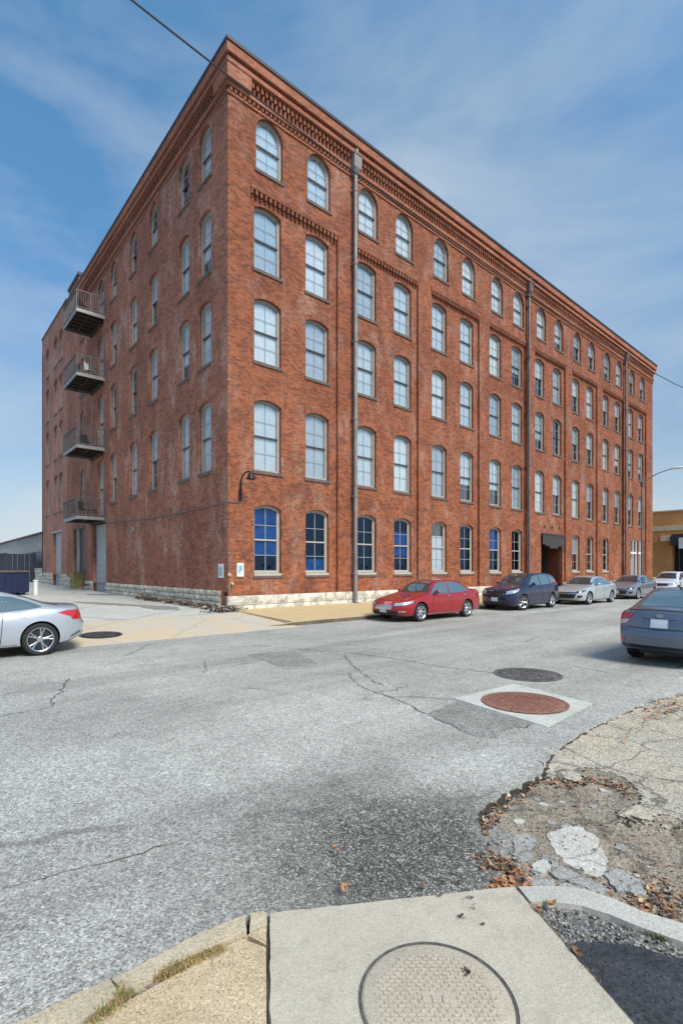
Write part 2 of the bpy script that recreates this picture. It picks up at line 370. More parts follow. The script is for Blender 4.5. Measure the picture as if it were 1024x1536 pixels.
M['gravel'] = concrete('gravel_ground', (.10, .095, .09), (.20, .19, .18), .9, 0, 60, .6)
M['bitumen'] = concrete('bitumen_patch', (.03, .034, .042), (.075, .08, .088), .35, .3, 90, .6)
M['collar'] = concrete('manhole_collar', (.44, .45, .41), (.56, .57, .52), .2, stain=.45, fine=90)
M['crackfill'] = flat('crack_dark', (.09, .088, .085), .9, var=.5, vs=30)
M['rust'] = concrete('rusty_iron', (.22, .105, .075), (.31, .155, .115), .4, 0, 80, .5)
M['grating'] = concrete('worn_iron', (.07, .06, .06), (.13, .115, .115), .6, 0, 60, .6)
M['lid'] = concrete('lid_concrete_colour', (.43, .375, .295), (.50, .44, .35), .2, 0, 200, .15)
M['patch'] = concrete('asphalt_patch', (.21, .205, .19), (.29, .285, .265), .4, 0, 60, .4)
M['leaf1'] = flat('leaf_orange', (.36, .17, .08), .7, var=.4, vs=20)
M['leaf2'] = flat('leaf_brown', (.19, .095, .05), .7, var=.4, vs=20)
M['leaf3'] = flat('leaf_tan', (.42, .30, .17), .7, var=.4, vs=20)
M['leaf4'] = flat('leaf_dark', (.055, .04, .035), .7, var=.4, vs=20)
M['grass_dry'] = flat('grass_dry', (.34, .24, .11), .8, var=.4, vs=20)
M['grass_green'] = flat('grass_green', (.13, .16, .04), .8, var=.4, vs=20)
M['peb1'] = flat('pebble_light', (.32, .31, .29), .8, var=.3, vs=40)
M['peb2'] = flat('pebble_dark', (.14, .135, .13), .8, var=.3, vs=40)

# ================================================================== BRICK BUILDING
FL = 46.5; PER = 5.603; OW = (1.887, 4.466); P0, P1 = 1.0, 5.56; REC = .13
ST = [(1.67, 2.80), (5.83, 2.92), (10.24, 2.63), (13.98, 2.62), (17.91, 2.22)]     # sill height, opening height
ZB = .80; ZT = 17.12; ZC = 20.15
rnd = random.Random(7)
def hole_pts(w_, h, rise, inset=0., n=10):
    """opening outline in local (x, z), z=0 at the sill, counter-clockwise"""
    a = w_ / 2 - inset; hh = h - inset; rs = min(rise, 1e9)
    if abs(rise - w_ / 2) < .01: rs = a
    else: rs = rise * (a / (w_ / 2)) ** 2
    spring = hh - rs; R = (a * a + rs * rs) / (2 * rs); cz = hh - R
    pts = [(-a, inset), (a, inset)]
    a0 = math.asin(min(1, a / R)) if rs <= a * .999 else pi / 2
    for k in range(n + 1):
        t = a0 - 2 * a0 * k / n; pts.append((R * sin(t), cz + R * cos(t)))
    return pts
def wall_panel(mb, P, u0, u1, z0, z1, holes, depth, m=0, ma=1, arch=True, jm=None):
    """P(u, z, d) -> world point, d = depth inward. holes: (uc, zs, w, h, rise)"""
    loops = [[Vector((u0, z0, 0)), Vector((u1, z0, 0)), Vector((u1, z1, 0)), Vector((u0, z1, 0))]]
    hl = []
    for uc, zs, w_, h, rise in holes:
        if rise > 0: pts = hole_pts(w_, h, rise, n=16 if abs(rise - w_ / 2) < .01 else 8)
        else: pts = [(-w_ / 2, 0), (w_ / 2, 0), (w_ / 2, h), (-w_ / 2, h)]
        hl.append([Vector((uc + x, zs + z, 0)) for x, z in pts]); loops.append(list(reversed(hl[-1])))
    flatv = [v for lp in loops for v in lp]
    i0 = len(mb.v); mb.v += [tuple(P(v.x, v.y, 0)) for v in flatv]
    for t in tessellate_polygon(loops): mb.f.append(tuple(i0 + k for k in t)); mb.m.append(m)
    for lp, (uc, zs, w_, h, rise) in zip(hl, holes):
        n = len(lp)
        for k in range(n):
            a, b = lp[k], lp[(k + 1) % n]
            mb.face([P(a.x, a.y, 0), P(b.x, b.y, 0), P(b.x, b.y, depth), P(a.x, a.y, depth)], m if jm is None else jm)
        if arch and rise > 0:
            top = lp[2:]; c = Vector((uc, zs + h * .35, 0)); arc = 0
            rows = []
            for k, p in enumerate(top):
                pn = top[min(k + 1, len(top) - 1)] - top[max(k - 1, 0)]; nn = Vector((pn.y, -pn.x, 0)).normalized()
                if nn.dot(p - c) < 0: nn = -nn
                if k: arc += (p - top[k - 1]).length
                rows.append((p, p + nn * .2, arc))
            for (a, b, s0), (c1, d1, s1) in zip(rows, rows[1:]):
                mb.face([P(a.x, a.y, -.012), P(c1.x, c1.y, -.012), P(d1.x, d1.y, -.012), P(b.x, b.y, -.012)], ma, [(0, s0), (0, s1), (.22, s1), (.22, s0)])
                mb.face([P(b.x, b.y, -.012), P(d1.x, d1.y, -.012), P(d1.x, d1.y, .0), P(b.x, b.y, .0)], ma)
                mb.face([P(a.x, a.y, -.012), P(c1.x, c1.y, -.012), P(c1.x, c1.y, .01), P(a.x, a.y, .01)], ma)
PF = lambda u, z, d: (u, d, z)
PL = lambda u, z, d: (d, u, z)

protos = {}
def win_proto(w_, h, rise, style):
    key = (w_, h, rise, style)
    if key in protos: return protos[key]
    low = style.startswith('low'); d0 = .13
    mf = M['frame_cream'] if low else M['frame']
    n = 16 if abs(rise - w_ / 2) < .01 else 8
    def ring(mb, i1, i2, y0, y1, m=0):
        A = hole_pts(w_, h, rise, i1, n); B = hole_pts(w_, h, rise, i2, n); k = len(A)
        for j in range(k):
            q = (j + 1) % k
            mb.face([(A[j][0], y0, A[j][1]), (A[q][0], y0, A[q][1]), (B[q][0], y0, B[q][1]), (B[j][0], y0, B[j][1])], m)
            mb.face([(B[j][0], y0, B[j][1]), (B[q][0], y0, B[q][1]), (B[q][0], y1, B[q][1]), (B[j][0], y1, B[j][1])], m)
    fr = MB(); ring(fr, 0.003, .075, d0, d0 + .08)
    F = fr.build('window', mf)
    sa = MB(); ring(sa, .075, .115, d0 + .04, d0 + .09); mid = h * .49
    sa.box(-w_ / 2 + .075, w_ / 2 - .075, d0 + .02, d0 + .075, mid - .03, mid + .03, 1)
    ym = d0 + .062
    sa.box(-.009, .009, ym, ym + .02, .115, h - .115, 2)
    top = h - rise - .1
    for z in (.115 + (mid - .115) * .5, mid + (h - mid) * .42):
        sa.box(-w_ / 2 + .115, w_ / 2 - .115, ym, ym + .02, z - .008, z + .008, 2)
    S = sa.build('sash', [mf, M['frame_cream'] if low else M['sash_dark'], M['muntin_cream'] if low else M['muntin']], F)
    pa = MB(); pa.face([(x, d0 + .085, z) for x, z in hole_pts(w_, h, rise, .1, n)])
    PA = pa.build('pane', M['glass_low'] if style == 'low' else M['glass'], F, recalc=False)
    si = MB(); si.box(-w_ / 2 - .06, w_ / 2 + .06, -.05, d0 + .02, -.13, -.004)
    SI = si.build('sill', M['frame_cream'] if low else M['sill'], F)
    if low:
        s2 = MB(); s2.box(-w_ / 2, w_ / 2, -.03, d0 + .02, -.10, -.004); s2.box(-w_ / 2 - .06, w_ / 2 + .06, -.045, d0, -.2, -.1, 1)
        for p in SI.data.polygons: pass
        bpy.data.objects.remove(SI); SI = s2.build('sill', [M['frame_cream'], M['sill']], F)
    protos[key] = [F, [S, PA, SI], True]
    return protos[key]
blindmesh = {}
def blind(w_, z0, z1, mat, parent):
    if mat == 'blind': mat = rnd.choice(('blind', 'blind', 'blind_w', 'blind_g'))
    k = (round(w_, 2), round(z0, 2), round(z1, 2), mat)
    if k not in blindmesh:
        mb = MB(); nsl = 14
        for j in range(nsl):
            a = -w_ / 2 + w_ * j / nsl; b = a + w_ / nsl
            mb.face([(a, .235 + .012 * (j % 2), z0), (b, .235 + .012 * ((j + 1) % 2), z0), (b, .235 + .012 * ((j + 1) % 2), z1), (a, .235 + .012 * (j % 2), z1)])
        blindmesh[k] = mb.build('blind', M[mat], recalc=False); o = blindmesh[k]; o.parent = parent; return o
    o = blindmesh[k].copy(); COL.objects.link(o); o.parent = parent; return o
def window(parent, loc, rz, w_, h, rise, style, cover):
    p = win_proto(w_, h, rise, style)
    if p[2]: F = p[0]; p[2] = False
    else:
        F = p[0].copy(); COL.objects.link(F)
        for c in p[1]:
            k = c.copy(); COL.objects.link(k); k.parent = F
    F.parent = parent; F.location = loc; F.rotation_euler = (0, 0, rz)
    for z0, z1, mat in cover: blind(w_ + .1, z0 * h, z1 * h, mat, F)
    return F

BLD = empty('brick_warehouse', (0, 0, 0))
tag(BLD, 'five storey red brick loft building filling the corner, arched windows and corbelled cornice', 'building')
BW = [M['brick_front'], M['brick_arch']]

# ---- front: upper zone, panels, piers
mb = MB()
cx = [PER * (i // 2) + OW[i % 2] for i in range(16)]
wall_panel(mb, PF, 0, FL, ZT, ZC, [(c, ST[4][0], 1.28, ST[4][1], .64) for c in cx], .26)
for k in range(8):
    a, b = PER * k + P0, PER * k + P1
    PR = lambda u, z, d: (u, REC + d, z)
    holes = []
    for j in (0, 1):
        c = cx[2 * k + j]
        for s in range(4):
            if s == 0 and (k in (4, 7) or (k == 6 and j == 1)): continue
            holes.append((c, ST[s][0], 1.3, ST[s][1], .17))
    if k == 4: holes.append((26.1, ZB + .002, 3.2, 3.45, 0))
    if k == 7: holes.append((42.05, ZB + .002, 1.75, 3.75, 0)); holes.append((43.85, ZB + .002, 1.5, 3.75, 0))
    wall_panel(mb, PR, a, b, ZB, ZT, holes, .26)
    mb.face([(a, 0, ZT), (b, 0, ZT), (b, REC, ZT), (a, REC, ZT)], 1)
edges = [0] + [v for k in range(8) for v in (PER * k + P0, PER * k + P1)] + [FL]
for a, b in zip(edges[::2], edges[1::2]):
    mb.face([(a, 0, ZB), (b, 0, ZB), (b, 0, ZT), (a, 0, ZT)])
    if a > 0: mb.face([(a, 0, ZB), (a, 0, ZT), (a, REC, ZT), (a, REC, ZB)])
    if b < FL: mb.face([(b, 0, ZB), (b, 0, ZT), (b, REC, ZT), (b, REC, ZB)])
mb.build('wall', BW, BLD, uvw=True)
# corbel table closing each recessed panel
mb = MB()
for k in range(8):
    a, b = PER * k + P0 - .02, PER * k + P1
    mb.box(a, b, -.035, REC - .002, ZT - .10, ZT + .06)
    n = 21; pit = (b - a) / n
    for j in range(n):
        mb.box(a + pit * j + .03, a + pit * j + .03 + .12, -.02, REC - .003, ZT - .30, ZT - .101)
        mb.box(a + pit * j + .055, a + pit * j + .055 + .07, .04, REC - .004, ZT - .40, ZT - .301)
mb.build('corbel_course', M['brick_arch'], BLD, uvw=True)

# ---- left side wall
TS = [1.98, 4.02, 7.68, 10.6, 14.02]; WL = 1.12
SL = [17.52, 13.68, 9.34, 5.05]                      # balcony floor heights, top first
mb = MB(); holes = []
for t in TS + [20.95]:
    for s in range(1, 5):
        holes.append((t, ST[s][0], WL, ST[s][1], .56 if s == 4 else .17))
for s in range(1, 5):
    z0 = SL[4 - s] + .12; holes.append((16.6, z0, 1.2, ST[s][0] + ST[s][1] - z0, .6 if s == 4 else .17))
YE = 25.4
holes += [(16.9, .952, 2.8, 3.8, 0), (21.9, .952, 3.0, 3.75, 0)]
wall_panel(mb, PL, .0, YE, .95, ZC, holes, .28)
mb.build('wall', [M['brick_side'], M['brick_side']], BLD, uvw=True)
# back, far end, roof
mb = MB()
mb.box(0, FL, 34.3, 34.6, .2, 21.2); mb.box(FL - .3, FL - .002, .3, 34.2, .2, 21.6)
mb.box(.4, FL - .4, .4, 34.2, 21.0, 21.15, 1)
mb.build('wall', [M['brick_side'], M['roof']], BLD, uvw=True)
# floors inside, so that glass shows storeys and not one hollow
mb = MB()
for z in (.3, 5.0, 9.3, 13.6, 17.4, 20.9): mb.box(.35, FL - .35, .42, 34, z - .2, z)
for x in (.32,): pass
mb.build('floor_slab', M['black'], BLD)

# ---- cornice
mb = MB(); YC = YE
def layer(z0, z1, pf, m=0, bk=.3):
    pl_ = pf * .62
    mb.prism([(-pl_, -pf), (FL + .05, -pf), (FL + .05, bk), (bk, bk), (bk, YC), (-pl_, YC)], z0, z1, m)
def dents(z0, z1, pf, wd, pit, off=0., x0=0., m=2):
    n = int((FL - x0) / pit)
    for k in range(n): a = x0 + off + k * pit; mb.box(a, a + wd, -pf, -.01, z0 + .001, z1 - .001, m)
    pl_ = pf * .62; n = int((YC - x0) / pit)
    for k in range(n): a = x0 + off + k * pit; mb.box(-pl_, -.01, a, a + wd, z0 + .001, z1 - .001, m)
layer(20.15, 20.25, .055); layer(20.25, 20.42, .02, 1); dents(20.25, 20.42, .09, .11, .2, .05)
layer(20.42, 20.56, .13); layer(20.56, 21.1, .06, 1)
dents(20.56, 20.83, .13, .09, .21, .10, .95); dents(20.83, 21.1, .19, .12, .21, .0, .95)
mb.box(-.16, .9, -.26, .3, 20.561, 21.099); mb.box(-.159, .3, .3, .9, 20.562, 21.098)
layer(21.1, 21.27, .29); layer(21.27, 21.40, .23, 1); layer(21.40, 21.77, .37)  # set-back cornice layers use darker brick, their shadow put into the colour
mb.build('cornice', [M['brick_cornice'], M['brick_dark'], M['brick_arch']], BLD, uvw=True)
mb = MB(); layer(21.77, 21.9, .42); mb.build('coping', M['coping'], BLD)

# ---- stone base, laid in rough blocks
def stones(u0, u1, z0, z1, rows, P, mb, gaps=()):
    hz = (z1 - z0) / rows
    for r in range(rows):
        u = u0 + (rnd.random() * .3 if r % 2 else 0); z = z0 + r * hz
        first = True
        while u < u1 - .02:
            l_ = rnd.uniform(.45, 1.15); e = min(u + l_, u1); s0 = u0 if first else u; first = False
            if not any(ga < (s0 + e) / 2 < gb for ga, gb in gaps):
                pr = rnd.uniform(.05, .09)
                g_ = .008; p = [P(s0 + g_, z + g_, -pr), P(e - g_, z + g_, -pr), P(e - g_, z + hz - g_, -pr), P(s0 + g_, z + hz - g_, -pr)]
                q = [P(s0 + g_, z + g_, .1), P(e - g_, z + g_, .1), P(e - g_, z + hz - g_, .1), P(s0 + g_, z + hz - g_, .1)]
                # pillowed rock face
                nx, nz = 5, 3; i0 = len(mb.v)
                for b_ in range(nz + 1):
                    for a_ in range(nx + 1):
                        ed = a_ in (0, nx) or b_ in (0, nz)
                        d = -pr + (.025 if ed else rnd.uniform(-.022, .012))
                        mb.v.append(tuple(P(s0 + g_ + (e - s0 - 2 * g_) * a_ / nx, z + g_ + (hz - 2 * g_) * b_ / nz, d)))
                for b_ in range(nz):
                    for a_ in range(nx):
                        k = i0 + b_ * (nx + 1) + a_; mb.f.append((k, k + 1, k + nx + 2, k + nx + 1)); mb.m.append(0)
                p = [P(s0 + g_, z + g_, -pr + .025), P(e - g_, z + g_, -pr + .025), P(e - g_, z + hz - g_, -pr + .025), P(s0 + g_, z + hz - g_, -pr + .025)]
                for k in range(4): mb.face([p[k], p[(k + 1) % 4], q[(k + 1) % 4], q[k]])
            u = e
    for ga, gb in [(u0, u1)] if not gaps else []:
        pass
mb = MB()
stones(-.02, 24.45, .05, ZB, 2, PF, mb)
mb.build('stone_base', M['stone'], BLD)
mb = MB(); stones(27.75, FL, .05, ZB, 2, PF, mb); mb.build('stone_base', M['stone'], BLD)
mb = MB()
for a_, b_, c_, d_, e_ in ((.55, 15.45, .1, 1.0, 4), (18.35, 20.35, .2, 1.05, 3), (23.5, YE, .3, 1.25, 4)):
    mb = MB(); stones(a_, b_, c_, d_, e_, PL, mb); mb.build('stone_base', M['stone_side'], BLD)
mb = MB()   # backing behind the stones, and the plain brick foot at the corner
for q in ((.02, 24.45, .0, .35, -.1, ZB), (27.75, FL, .0, .35, -.1, ZB), (.0, .35, .36, 15.45, -.1, .949), (.0, .35, 18.35, 20.35, -.1, .949), (0, .35, 23.45, YE, -.1, .949)):
    mb = MB(); mb.box(*q); mb.build('footing', M['brick_side'], BLD, uvw=True)

# ---- windows
R90 = rad(-90)
def cov_front(k, s):
    if s == 0:
        return {0: [(0.25, 1, 'reflection_blue')], 1: [(0, .22, 'reflection_blue')], 3: [(.3, .75, 'reflection_blue')], 4: [(0, .72, 'blind')], 6: [(.5, 1, 'reflection_blue')], 10: [(.5, 1, 'blind_g')]}.get(k, [])
    if k < 5: return [(0, 1, 'blind')]
    if k < 8: return [(0, 1, 'blind')] if rnd.random() < .75 else [(.35, 1, 'blind')]
    r = rnd.random()
    return [(0, 1, 'blind')] if r < .22 else ([(.49, 1, 'blind')] if r < .72 else ([(.3, 1, 'blind')] if r < .9 else []))
for k in range(16):
    for s in range(5):
        b = k // 2
        if s == 0 and (b in (4, 7) or k == 13): continue
        y = 0 if s == 4 else REC
        if s == 4: window(BLD, (cx[k], y, ST[s][0]), 0, 1.28, ST[s][1], .64, 'up', cov_front(k, s))
        else: window(BLD, (cx[k], y, ST[s][0]), 0, 1.3, ST[s][1], .17, ('lowclear' if k in (4, 10, 11) else 'low') if s == 0 else 'up', cov_front(k, s))
for i, t in enumerate(TS):
    for s in range(1, 5):
        if i == 3 and s == 2: cv = []
        elif i == 4 and s == 2: cv = []
        elif i in (0, 1): cv = [(0, 1, 'blind')] if (i + s) % 3 else [(.3, 1, 'blind')]
        else: cv = [(.49, 1, 'blind')] if (i + s) % 2 else [(0, 1, 'blind')]
        if s == 4 and i > 0: cv = [] if i % 2 else [(0, .5, 'blind')]
        cv = [(a_, b_, 'blind_l') for a_, b_, c_ in cv]
        window(BLD, (0, t, ST[s][0]), R90, WL, ST[s][1], .56 if s == 4 else .17, 'up', cv)
for s in range(1, 5):
    window(BLD, (0, 20.95, ST[s][0]), R90, WL, ST[s][1], .56 if s == 4 else .17, 'up', [(.4, 1, 'blind')] if s == 1 else [])
    z0 = SL[4 - s] + .12; h = ST[s][0] + ST[s][1] - z0
    window(BLD, (0, 16.6, z0), R90, 1.2, h, .6 if s == 4 else .17, 'up', [(0, 1 if s < 4 else .8, 'blind_l')])

# ---- balconies
def balcony(parent, z):
    mb = MB(); x0, x1, y0, y1 = -1.62, -.01, 15.67, 18.95
    mb.box(x0, x1, y0, y0 + .06, z - .2, z); mb.box(x0, x1, y1 - .06, y1, z - .2, z); mb.box(x0, x0 + .06, y0 + .06, y1 - .06, z - .2, z)
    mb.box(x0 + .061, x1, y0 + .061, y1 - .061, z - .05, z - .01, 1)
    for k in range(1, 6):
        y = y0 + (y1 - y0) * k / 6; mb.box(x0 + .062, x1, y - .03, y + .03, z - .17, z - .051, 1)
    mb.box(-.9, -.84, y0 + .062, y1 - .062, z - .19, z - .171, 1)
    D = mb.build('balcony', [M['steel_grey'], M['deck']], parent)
    mb = MB()
    for x, y in ((x0 + .03, y0 + .03), (x0 + .03, y1 - .03), (x1 - .04, y0 + .03), (x1 - .04, y1 - .03), (x0 + .03, (y0 + y1) / 2), ((x0 + x1) / 2, y0 + .03)):
        mb.box(x - .025, x + .025, y - .025, y + .025, z, z + 1.1)
    for zz in (z + .08, z + 1.08):
        mb.box(x0 + .01, x0 + .05, y0, y1, zz, zz + .045); mb.box(x0 + .05, x1, y0 + .01, y0 + .05, zz, zz + .045); mb.box(x0 + .05, x1, y1 - .05, y1 - .01, zz, zz + .045)
    n = int((y1 - y0) / .125)
    for k in range(1, n): y = y0 + (y1 - y0) * k / n; mb.box(x0 + .022, x0 + .038, y - .008, y + .008, z + .08, z + 1.08)
    n = int((x1 - x0) / .125)
    for k in range(1, n):
        x = x0 + (x1 - x0) * k / n
        mb.box(x - .008, x + .008, y0 + .022, y0 + .038, z + .08, z + 1.08); mb.box(x - .008, x + .008, y1 - .038, y1 - .022, z + .08, z + 1.08)
    mb.build('railing', M['rail'], D)
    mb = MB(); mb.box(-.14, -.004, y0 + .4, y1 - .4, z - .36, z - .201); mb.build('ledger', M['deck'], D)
for z in SL: balcony(BLD, z)

# ---- left openings: recessed doors and posts
mb = MB()
for a, b in ((15.5, 18.3), (20.4, 23.4)):      # reveals, soffit and back
    mb.box(0.28, 1.2, b, b + .2, .2, 4.75, 1); mb.box(.28, 1.2, a - .2, a, .2, 4.75, 1); mb.box(.28, 1.2, a - .2, b + .2, 4.7, 4.9, 1)
mb.box(.01, .28, 15.3, 15.5, .2, .95); 
mb.build('doorway', [M['brick_side'], M['brick_dark']], BLD, uvw=True)
mb = MB(); mb.box(.20, .26, 15.5, 18.3, .3, 4.7)
for k in range(11): mb.box(.18, .20, 15.5, 18.3, .5 + k * .4, .52 + k * .4)
dr = mb.build('door', M['door_grey'], BLD); tag(dr, 'pale grey roll-up door')
mb = MB(); mb.box(.2, .26, 20.6, 23.4, .3, 4.7); tag(mb.build('door', M['door_dark'], BLD), 'dark door behind grey posts')
mb = MB(); mb.box(.02, .19, 22.3, 22.5, .3, 4.7); mb.box(.05, .27, 20.4, 20.599, .3, 4.7); mb.build('door_frame', M['frame'], BLD)
mb = MB(); mb.box(-.06, .1, 15.3, 18.5, 4.76, 5.0); mb.box(-.05, .1, 20.2, 23.6, 4.71, 4.86); mb.build('lintel', M['sill'], BLD)

# ---- entrance, awning, star anchors
mb = MB()
mb.box(24.3, 24.5, REC + .26, 1.0, .1, 4.2, 0); mb.box(27.7, 27.9, REC + .26, 1.3, .1, 4.2, 0); mb.box(24.3, 24.5, 1.002, 3.2, .1, 4.2, 1); mb.box(27.7, 27.9, 1.302, 3.2, .1, 4.2, 1); mb.box(24.3, 27.9, REC + .26, 3.2, 4.24, 4.4, 1); mb.box(24.5, 27.7, 3.1, 3.3, .1, 4.24, 1)
mb.box(24.5, 27.7, .05, 3.2, .1, .28, 1)
mb.build('entrance_recess', [M['brick_dark'], M['door_dark']], BLD, uvw=True)  # deep walls, soffit and floor in charcoal: recess shade put into the colour
mb = MB(); mb.box(24.9, 26.0, 3.0, 3.08, .28, 2.6); mb.box(26.2, 27.3, 3.0, 3.08, .28, 2.6); en = mb.build('door', M['door_dark'], BLD)
mb = MB(); mb.bar((25.9, 2.95, 1.2), (25.9, 2.95, 1.5), .015); mb.build('handle', M['chrome'], en)
mb = MB()
def awn(x): return REC - .16
n = 28; xa, xb = 24.45, 27.75; prev = None
for k in range(n + 1):
    x = xa + (xb - xa) * k / n; u = (k / n - .5) * 2
    zb = 3.62 - .26 * (1 if abs(u) < .42 else (.35 if abs(u) < .72 else 0)) - .05 * abs(sin(k / n * pi * 9))
    if prev:
        px_, pz = prev
        for y in (-.02, .06): mb.face([(px_, y, pz), (x, y, zb), (x, y, 4.27), (px_, y, 4.27)])
        mb.face([(px_, -.02, pz), (x, -.02, zb), (x, .06, zb), (px_, .06, pz)])
    prev = (x, zb)
mb.box(xa, xb, -.05, .09, 4.27, 4.37)
aw = mb.build('awning', M['awning'], BLD); tag(aw, 'charcoal scalloped valance over the recessed entrance')
def star(cx_, cz_, r, y, parent):
    mb = MB(); i = len(mb.v)
    mb.v.append((cx_, y - .06, cz_))
    for k in range(10):
        rr = r if k % 2 == 0 else r * .42; t = pi / 2 + k * pi / 5; mb.v.append((cx_ + rr * cos(t), y - .005, cz_ + rr * sin(t)))
    for k in range(10): mb.f.append((i, i + 1 + k, i + 1 + (k + 1) % 10)); mb.m.append(0)
    mb.build('star_anchor', M['iron'], parent)
for x in (25.0, 26.1, 27.2): star(x, 4.86, .2, REC, BLD)

# ---- storefront in the last bay
for c, wd in ((42.05, 1.75), (43.85, 1.5)):
    mb = MB(); a, b = c - wd / 2, c + wd / 2; z0, z1 = .8, 4.55; y = REC + .1
    for x in (a, c - .04, b - .08): mb.box(x, x + .08, y, y + .1, z0, z1)
    for z in (z0, 3.25, z1 - .08): mb.box(a, b, y - .01, y + .09, z, z + (.18 if z == 3.25 else .08))
    fr = mb.build('shop_window', M['white'], BLD)
    mb = MB(); mb.face([(a, y + .12, z0), (b, y + .12, z0), (b, y + .12, z1), (a, y + .12, z1)]); mb.build('pane', M['glass'], fr, recalc=False)
    mb = MB(); mb.box(c + .1, b - .15, y + .35, y + .4, .8, 3.2); mb.build('blind', M['blind'], fr)

# ---- downspouts
for x, mt, lb in ((6.46, 'galv', 'pale galvanised downspout nearest the corner'), (22.24, 'pipe_brown', 'dark downspout left of the entrance'), (39.09, 'pipe_brown', 'dark downspout near the far end')):
    mb = MB(); y = -.2
    mb.bar((x, y, .35), (x, y, 20.2), .095, 10)
    mb.bar((x, y, .35), (x, y - .12, .22), .095, 10)
    for z in (1.6, 5.2, 8.8, 12.4, 16., 19.4): mb.bar((x, y, z), (x, y, z + .07), .12, 10); mb.box(x - .14, x + .14, y, -.005, z + .01, z + .05)
    dp = mb.build('downspout', M[mt], BLD, smooth=True); tag(dp, lb)
    mb = MB(); i = len(mb.v)
    # leader head: tapered box with flat back, lip, and outlet from the gutter
    for zz, hw, dp_ in ((20.15, .10, .12), (20.45, .22, .30), (20.95, .24, .34), (21.0, .27, .38)):
        mb.v += [(x - hw, -.06 - dp_, zz), (x + hw, -.06 - dp_, zz), (x + hw, -.02, zz), (x - hw, -.02, zz)]
    for k in range(3):
        for q in range(4): a_ = i + 4 * k + q; b_ = i + 4 * k + (q + 1) % 4; mb.f.append((a_, b_, b_ + 4, a_ + 4)); mb.m.append(0)
    mb.f.append((i, i + 3, i + 2, i + 1)); mb.m.append(0); mb.f.append((i + 12, i + 13, i + 14, i + 15)); mb.m.append(0)
    mb.bar((x, -.28, 21.0), (x, -.30, 21.3), .07, 8)
    mb.build('leader_head', M[mt], dp)

# ---- corner lamp, signs, conduit, vent
mb = MB()
mb.tube([(.52, -.04, 4.62), (.52, -.07, 4.95), (.52, -.08, 5.2), (.53, -.14, 5.42), (.56, -.30, 5.56), (.60, -.47, 5.60), (.63, -.6, 5.57), (.64, -.62, 5.5)], .032, 8)
mb.box(.46, .58, -.06, -.002, 4.5, 4.95)
la = mb.build('wall_lamp', M['iron'], BLD, smooth=True); tag(la, 'black gooseneck lamp near the corner')
mb = MB(); mb.lathe([(.05, .12), (.07, .06), (.10, .0), (.17, -.14), (.18, -.17), (.155, -.165), (.09, -.03)], 20, Matrix.Translation((.64, -.62, 5.46)) @ Matrix.Rotation(pi / 2, 4, 'X'))
mb.build('lamp_shade', M['iron'], la, smooth=True)
mb = MB()
mb.tube([(-.03, .45, 4.40), (-.03, 4.5, 4.37), (-.03, 8.4, 4.42), (-.03, 15.2, 4.66)], .03, 6); mb.tube([(-.03, .44, 4.4), (-.03, -.03, 4.42), (.5, -.03, 4.45)], .022, 6)
mb.build('conduit', M['pipe_brown'], BLD)
mb = MB(); mb.tube([(.06, -.03, .8), (.06, -.03, 2.2), (.2, -.03, 2.4)], .018, 6); mb.build('conduit', M['galv'], BLD)
mb = MB(); mb.lathe([(.0, .0), (.2, .0), (.2, .08), (.12, .1), (.1, .03), (0, .03)], 20, Matrix.Translation((-.0, 10.6, 3.96)) @ Matrix.Rotation(pi / 2, 4, 'Z')); mb.build('vent', M['galv'], BLD, smooth=True)
def sign(x0, x1, z0, z1, side, name='wall_sign', lab=None):
    mb = MB()
    if side == 'F':
        mb.box(x0, x1, -.03, -.002, z0, z1); mb.box(x0 + .04, x1 - .13, -.034, -.03, z0 + .12, z1 - .10, 1); mb.box(x0 + .16, x1 - .05, -.034, -.03, z0 + .22, z1 - .1, 1)
    else:
        mb.box(-.03, -.002, x0, x1, z0, z1); mb.box(-.034, -.03, x0 + .06, x1 - .06, z0 + .08, z1 - .12, 1)
    return mb.build(name, [M['white'], M['signblue']], BLD)
tag(sign(.38, .68, 1.55, 2.08, 'F'), 'white and blue sign plate on the front')
tag(sign(.34, .72, 1.5, 2.05, 'L'), 'small white plate round the corner')
mb = MB()
for x, z in ((-.0, 1.62), (.12, 1.28)): mb.lathe([(.0, -.1), (.05, -.1), (.075, -.05), (.05, 0)], 12, Matrix.Translation((x + .04, -.005, z)))
mb.build('hose_fitting', M['walk_tan'], BLD, smooth=True)

# ---- roof bulkhead behind the side parapet
mb = MB(); mb.box(.35, 3.2, 23.3, 26.3, 21.16, 23.55); mb.box(.28, 3.3, 23.22, 26.4, 23.55, 23.8, 1); mb.box(.5, 1.5, 23.8, 24.8, 23.8, 24.0, 0)
tag(mb.build('chimney', [M['brick_side'], M['coping']], BLD, uvw=True), 'brick bulkhead behind the side parapet')

# ================================================================== ANNEX (rear wing)
ANX = empty('brick_annex', (0, 26, 0)); tag(ANX, 'rear wing of paler pinkish brick with plain parapet, beyond the stacked balconies', 'building')
def APT(u, z, d): return (d, u - 26, z)
mb = MB(); holes = []; AT = [27.35, 29.15, 32.3]; UP = .62
for t in AT:
    for s in range(1, 5): holes.append((t, ST[s][0] + UP, 1.05, ST[s][1], .52 if s == 4 else .17))
holes.append((28.75, 1.402, 2.9, 3.4, 0))
wall_panel(mb, APT, YE + .002, 34.6, 1.4, 22.45, holes, .28)
mb.box(.0, .3, 34.601 - 26, 34.602 - 26, 1.4, 22.45)
mb.face([APT(YE + .002, 21.6, .0), APT(YE + .002, 22.45, .0), APT(YE + .002, 22.45, .4), APT(YE + .002, 21.6, .4)])
mb.face([APT(34.6, .3, 0), APT(34.6, 22.45, 0), APT(34.6, 22.45, 8), APT(34.6, .3, 8)])
